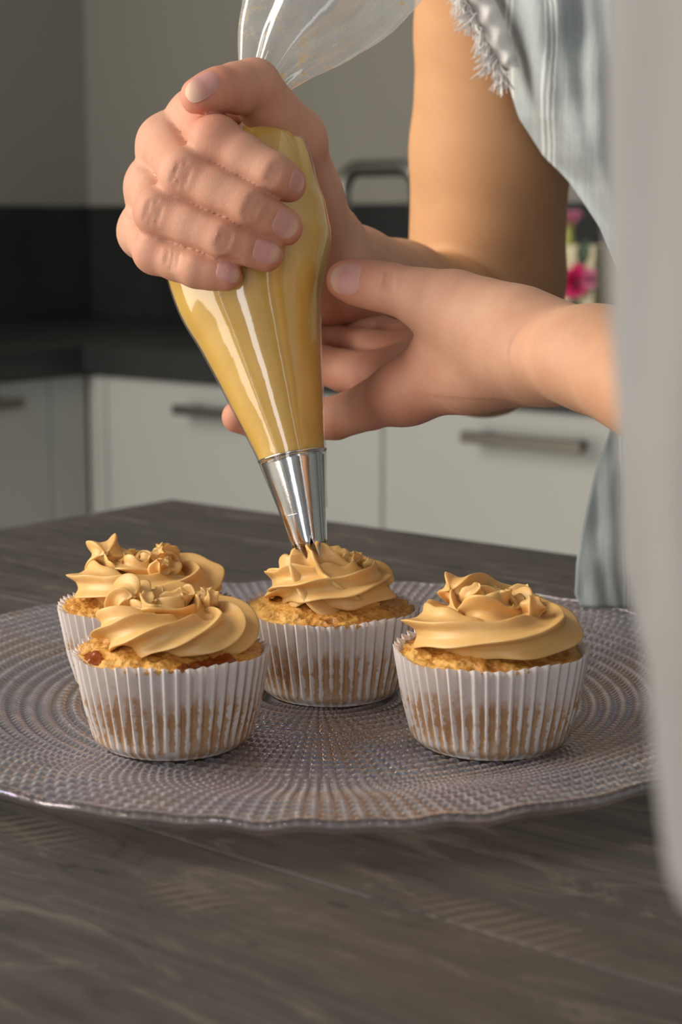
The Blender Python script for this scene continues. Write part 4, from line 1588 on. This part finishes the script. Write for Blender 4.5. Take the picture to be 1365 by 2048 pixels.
# ------------------------------------------------------------------ clothes
def gauze_material():
    m = NT('gauze_cotton')
    uvn = m.n('ShaderNodeUVMap')
    sep = m.n('ShaderNodeSeparateXYZ'); m.t.links.new(uvn.outputs[0], sep.inputs[0])
    u, v = sep.outputs[0], sep.outputs[1]
    c = m.coord('Object')
    # slubs: long streaks down the cloth
    mp = m.n('ShaderNodeMapping'); m.t.links.new(uvn.outputs[0], mp.inputs[0]); mp.inputs['Scale'].default_value = (38.0, 3.0, 1.0)
    slub = m.noise(mp.outputs[0], 1.0, 4, 0.6, 0.4)
    col = m.ramp(slub, [(0.3, (0.38, 0.42, 0.42)), (0.5, (0.445, 0.485, 0.485)), (0.7, (0.50, 0.54, 0.535))])
    col = m.mix(m.ramp(m.noise(c, 240.0, 4), [(0.4, 0.0), (0.7, 0.4)]), col, (0.37, 0.41, 0.415, 1))
    # white woven stripes in threes
    wob = m.math('MULTIPLY_ADD', m.noise(c, 38.0, 3), 0.05, -0.025)
    uu = m.math('ADD', u, wob)
    lines = None
    for x in (0.478, 0.505, 0.530, 0.295, 0.318, 0.86, 0.885, 0.91):
        d = m.math('ABSOLUTE', m.math('SUBTRACT', uu, x))
        l = m.ramp(d, [(0.0, 1.0), (0.005, 0.8), (0.009, 0.0)])
        lines = l if lines is None else m.math('MAXIMUM', lines, l)
    col = m.mix(m.math('MULTIPLY', lines, 0.85), col, (0.82, 0.84, 0.82, 1))
    m.set(Base_Color=col, Roughness=0.85, Specular_IOR_Level=0.15)
    wv = m.n('ShaderNodeTexChecker'); m.t.links.new(uvn.outputs[0], wv.inputs[0]); wv.inputs['Scale'].default_value = 260.0
    mp2 = m.n('ShaderNodeMapping'); m.t.links.new(uvn.outputs[0], mp2.inputs[0]); mp2.inputs['Scale'].default_value = (60.0, 9.0, 1.0)
    crk = m.noise(mp2.outputs[0], 1.0, 4, 0.6, 1.5)
    h = m.math('ADD', m.math('MULTIPLY_ADD', crk, 1.4, m.math('MULTIPLY', wv.outputs['Fac'], 0.3)), m.math('ADD', m.math('MULTIPLY', slub, 0.5), m.math('MULTIPLY', lines, 0.8)))
    m.bump(h, 0.28, 0.0008)
    tl = m.n('ShaderNodeBsdfTranslucent'); m.t.links.new(col, tl.inputs[0])
    mx = m.n('ShaderNodeMixShader'); mx.inputs[0].default_value = 0.22
    m.t.links.new(m.b.outputs[0], mx.inputs[1]); m.t.links.new(tl.outputs[0], mx.inputs[2])
    m.t.links.new(mx.outputs[0], m.out.inputs[0])
    return m.m


def pale_material():
    m = NT('pale_cotton')
    c = m.coord('Object')
    col = m.mix(m.ramp(m.noise(c, 22.0, 3), [(0.3, 0.0), (0.7, 1.0)]), (0.26, 0.25, 0.24, 1), (0.30, 0.293, 0.29, 1))
    m.set(Base_Color=col, Roughness=0.9, Specular_IOR_Level=0.1)
    m.bump(m.noise(c, 600.0, 3), 0.3, 0.0006)
    tl = m.n('ShaderNodeBsdfTranslucent'); m.t.links.new(col, tl.inputs[0])
    mx = m.n('ShaderNodeMixShader'); mx.inputs[0].default_value = 0.25
    m.t.links.new(m.b.outputs[0], mx.inputs[1]); m.t.links.new(tl.outputs[0], mx.inputs[2])
    m.t.links.new(mx.outputs[0], m.out.inputs[0])
    return m.m


M_GAUZE = gauze_material()
M_PALE = pale_material()
M_FRAY = simple('frayed_thread', (0.74, 0.71, 0.68), 0.9)
M_TROUSER = simple('dark_denim', (0.05, 0.06, 0.09), 0.9)
M_SHOE = simple('shoe_leather', (0.06, 0.05, 0.045), 0.5)

# far sleeve and front of the blouse: one draped sheet with a diagonal hem
HEM = np.array([(850, -420), (885, -220), (918, -75), (958, 0), (985, 60), (1010, 135), (1040, 235), (1090, 312), (1140, 364), (1200, 455), (1246, 560), (1256, 700), (1236, 820), (1210, 890), (1186, 960), (1166, 1050), (1153, 1130), (1150, 1190), (1165, 1215)])


def build_sheet():
    nr, ncol = 180, 80
    pys = np.linspace(-420, 1215, nr)
    V, uv = [], []
    for py in pys:
        x0 = np.interp(py, HEM[:, 1], HEM[:, 0])
        ups = sstep(620, 300, py)
        for j in range(ncol):
            s = j / (ncol - 1)
            px = x0 + (1760 - x0) * s
            base = 0.775 * ups + 0.742 * (1 - ups)
            wrap = 0.034 * (1 - sstep(0.0, 0.18, s)) ** 2 * ups                     # the hem hugs the arm
            fold = 0.0026 * math.sin(px * 0.050 + 0.006 * py) + 0.0014 * math.sin(px * 0.115 - 0.011 * py + 1.0) + 0.0007 * math.sin(py * 0.045 + px * 0.02)
            V.append(P(px, py, base + wrap + fold * (0.25 + 0.75 * sstep(0, 0.08, s)) - 0.02 * s))
            uv.append(((px - 900) / 400.0, py / 400.0))
    o = obj('blouse', V, grid_faces(nr, ncol).tolist(), M_GAUZE, person, uv=uv)
    o['label'] = 'grey blue gauze blouse with white woven stripes'
    md = o.modifiers.new('cloth', 'SOLIDIFY'); md.thickness = 0.0009; md.offset = 1
    return o


blouse = build_sheet()


def build_fringe():
    r0 = np.random.default_rng(5)
    parts = []
    line = catmull([(880, -75, 0), (915, -20, 0), (945, 25, 0), (965, 70, 0), (990, 120, 0), (1012, 150, 0)], 60)[:, :2]
    for k in range(520):
        t = r0.uniform(0, 1)
        i = min(int(t * 59), 58)
        px, py = line[i] + r0.normal(0, 3, 2)
        clump = math.sin(t * 34) * 0.5 + 0.5
        L = r0.uniform(16, 40) * (0.55 + 0.7 * clump)
        a = math.radians(108 + 22 * math.sin(t * 19) + r0.normal(0, 12))
        Y0 = 0.792 + r0.normal(0, 0.003)
        cv = r0.normal(0, 7)
        pts = []
        for s in (0, 0.5, 1.0):
            pts.append(P(px + math.cos(a) * L * s + cv * s * s, py + math.sin(a) * L * s + 2 * s * s, Y0 - 0.004 * s))
        v, f = tube(catmull(pts, 5), [0.00042, 0.0004, 0.00034, 0.00028, 0.0002], 4, False)
        parts.append((v, f))
    # woven edge the threads come from: a narrow pale strip
    strip = []
    for i, (px, py) in enumerate(line):
        for s in np.linspace(0, 1, 8):
            strip.append(P(px + (np.interp(py, HEM[:, 1], HEM[:, 0]) + 26 - px) * s, py - 10 * s - 6, 0.790 - 0.006 * math.sin(s * 3.1) + 0.0014 * math.sin(i * 0.55 + 4 * s)))
    parts.append((np.array(strip), grid_faces(60, 8).tolist()))
    v, f = join_parts(parts)
    o = obj('frayed_hem', v, f, M_FRAY, blouse)
    o['kind'] = 'stuff'
    o['label'] = 'off-white frayed threads along the sleeve hem'
    return o


build_fringe()

# near sleeve: wide, hanging beside the lens
EDGE = np.array([(1206, -260), (1207, 0), (1203, 400), (1196, 700), (1198, 850), (1210, 1000), (1222, 1200), (1268, 1380), (1312, 1540), (1350, 1660), (1400, 1740), (1440, 1800)])


def build_near_sleeve():
    YS = 0.225
    nr, na = 120, 160
    V = []
    pys = np.linspace(-330, 1720, nr)
    th = np.linspace(0, 2 * np.pi, na, endpoint=False)
    for py in pys:
        e_ = P(np.interp(py, EDGE[:, 1], EDGE[:, 0]), py, YS)
        D_ = math.hypot(e_[0], e_[1]); al = math.atan2(e_[0], e_[1])
        R = 0.075 - 0.5 * max(0.0, e_[0] - 0.040)
        k = (py + 330) / 2180
        fold = 0.0030 * np.sin(7 * th + 1.2 * k * 3) + 0.0022 * np.sin(13 * th - 2.6 * k + 1) + 0.0014 * np.sin(23 * th + 4 * k)
        fold = fold * (0.5 + 0.9 * k) - 0.003
        c = np.array([D_ * math.sin(al) + R * math.cos(al), D_ * math.cos(al) - R * math.sin(al) + 0.0, e_[2]])
        q = e_
        rr = R + fold
        V.append(np.stack([c[0] + rr * np.cos(th), c[1] + rr * np.sin(th), np.full(na, q[2])], 1))
    V = np.array(V).reshape(-1, 3)
    o = obj('sleeve', V, grid_faces(nr, na, close_v=True).tolist(), M_PALE, person)
    o['label'] = 'wide pale grey sleeve hanging close to the camera'
    md = o.modifiers.new('cloth', 'SOLIDIFY'); md.thickness = 0.0010; md.offset = -1
    return o


build_near_sleeve()

# bodice and trousers, out of the picture
fdC = Field((0.08, 0.20, -0.10), (0.74, 0.95, 0.50), 0.006)
for a, b, ra, rb, fl in [(SH_R + np.array([0.015, 0, 0]), CHEST, .062, .10, None), (SH_L, CHEST, .062, .10, None), (CHEST, HIP, .127, .145, ((0, 1, 0), 1.22))]:
    sl, g = fdC.win(np.array([a, b]), max(ra, rb) * 1.3 + 0.03)
    fdC.D[sl] = smin(fdC.D[sl], d_cone(g, a, b, ra, rb, fl), 0.03)
v, f = surface_nets(fdC.D, fdC.lo, fdC.h)
obj_np('bodice', relax(v, f, 3), f, M_GAUZE, person)
fdT = Field((0.22, 0.14, FLOOR_Z), (0.76, 0.82, 0.06), 0.008)
for s in (-1, 1):
    hp = HIP + np.array([0.02, 0.085 * s, -0.04])
    kn = np.array([0.50, 0.445 + 0.10 * s, -0.46])
    ft = np.array([0.54, 0.445 + 0.11 * s, FLOOR_Z + 0.05])
    for a, b, ra, rb in ((HIP, hp, .125, .10), (hp, kn, .10, .07), (kn, ft, .07, .055)):
        sl, g = fdT.win(np.array([a, b]), .17)
        fdT.D[sl] = smin(fdT.D[sl], d_cone(g, a, b, ra, rb), 0.03)
    sh = Field((ft[0] - 0.20, ft[1] - 0.07, FLOOR_Z), (ft[0] + 0.08, ft[1] + 0.07, FLOOR_Z + 0.12), 0.006)
    sl, g = sh.win(np.array([sh.lo, sh.lo + sh.h * sh.n]), 0)
    d_ = d_cone(g, ft + np.array([0.01, 0, -0.012]), ft + np.array([-0.13, 0, -0.02]), .042, .034)
    sh.D[:] = np.maximum(np.minimum(d_, 0.02), FLOOR_Z + 0.004 - g[..., 2])
    v, f = surface_nets(sh.D, sh.lo, sh.h)
    obj_np('shoe', relax(v, f, 2), f, M_SHOE, person)
v, f = surface_nets(fdT.D, fdT.lo, fdT.h)
obj_np('trousers', relax(v, f, 3), f, M_TROUSER, person)

# ------------------------------------------------------------------ every closed mesh faces outward
for me in bpy.data.meshes:
    n = len(me.polygons)
    if n == 0:
        continue
    c = np.zeros(n * 3); nn = np.zeros(n * 3); a = np.zeros(n)
    me.polygons.foreach_get('center', c); me.polygons.foreach_get('normal', nn); me.polygons.foreach_get('area', a)
    c = c.reshape(-1, 3); nn = nn.reshape(-1, 3)
    if ((c - c.mean(0)) * nn).sum(1) @ a < 0:
        me.flip_normals()

# turn the finished place so that the kitchen's walls lie along the axes
TURN = Matrix.Rotation(-TABLE_RZ, 4, 'Z')
bpy.context.view_layer.update()
for o in list(bpy.data.objects):
    if o.parent is None:
        o.matrix_world = TURN @ o.matrix_world
bpy.context.view_layer.update()
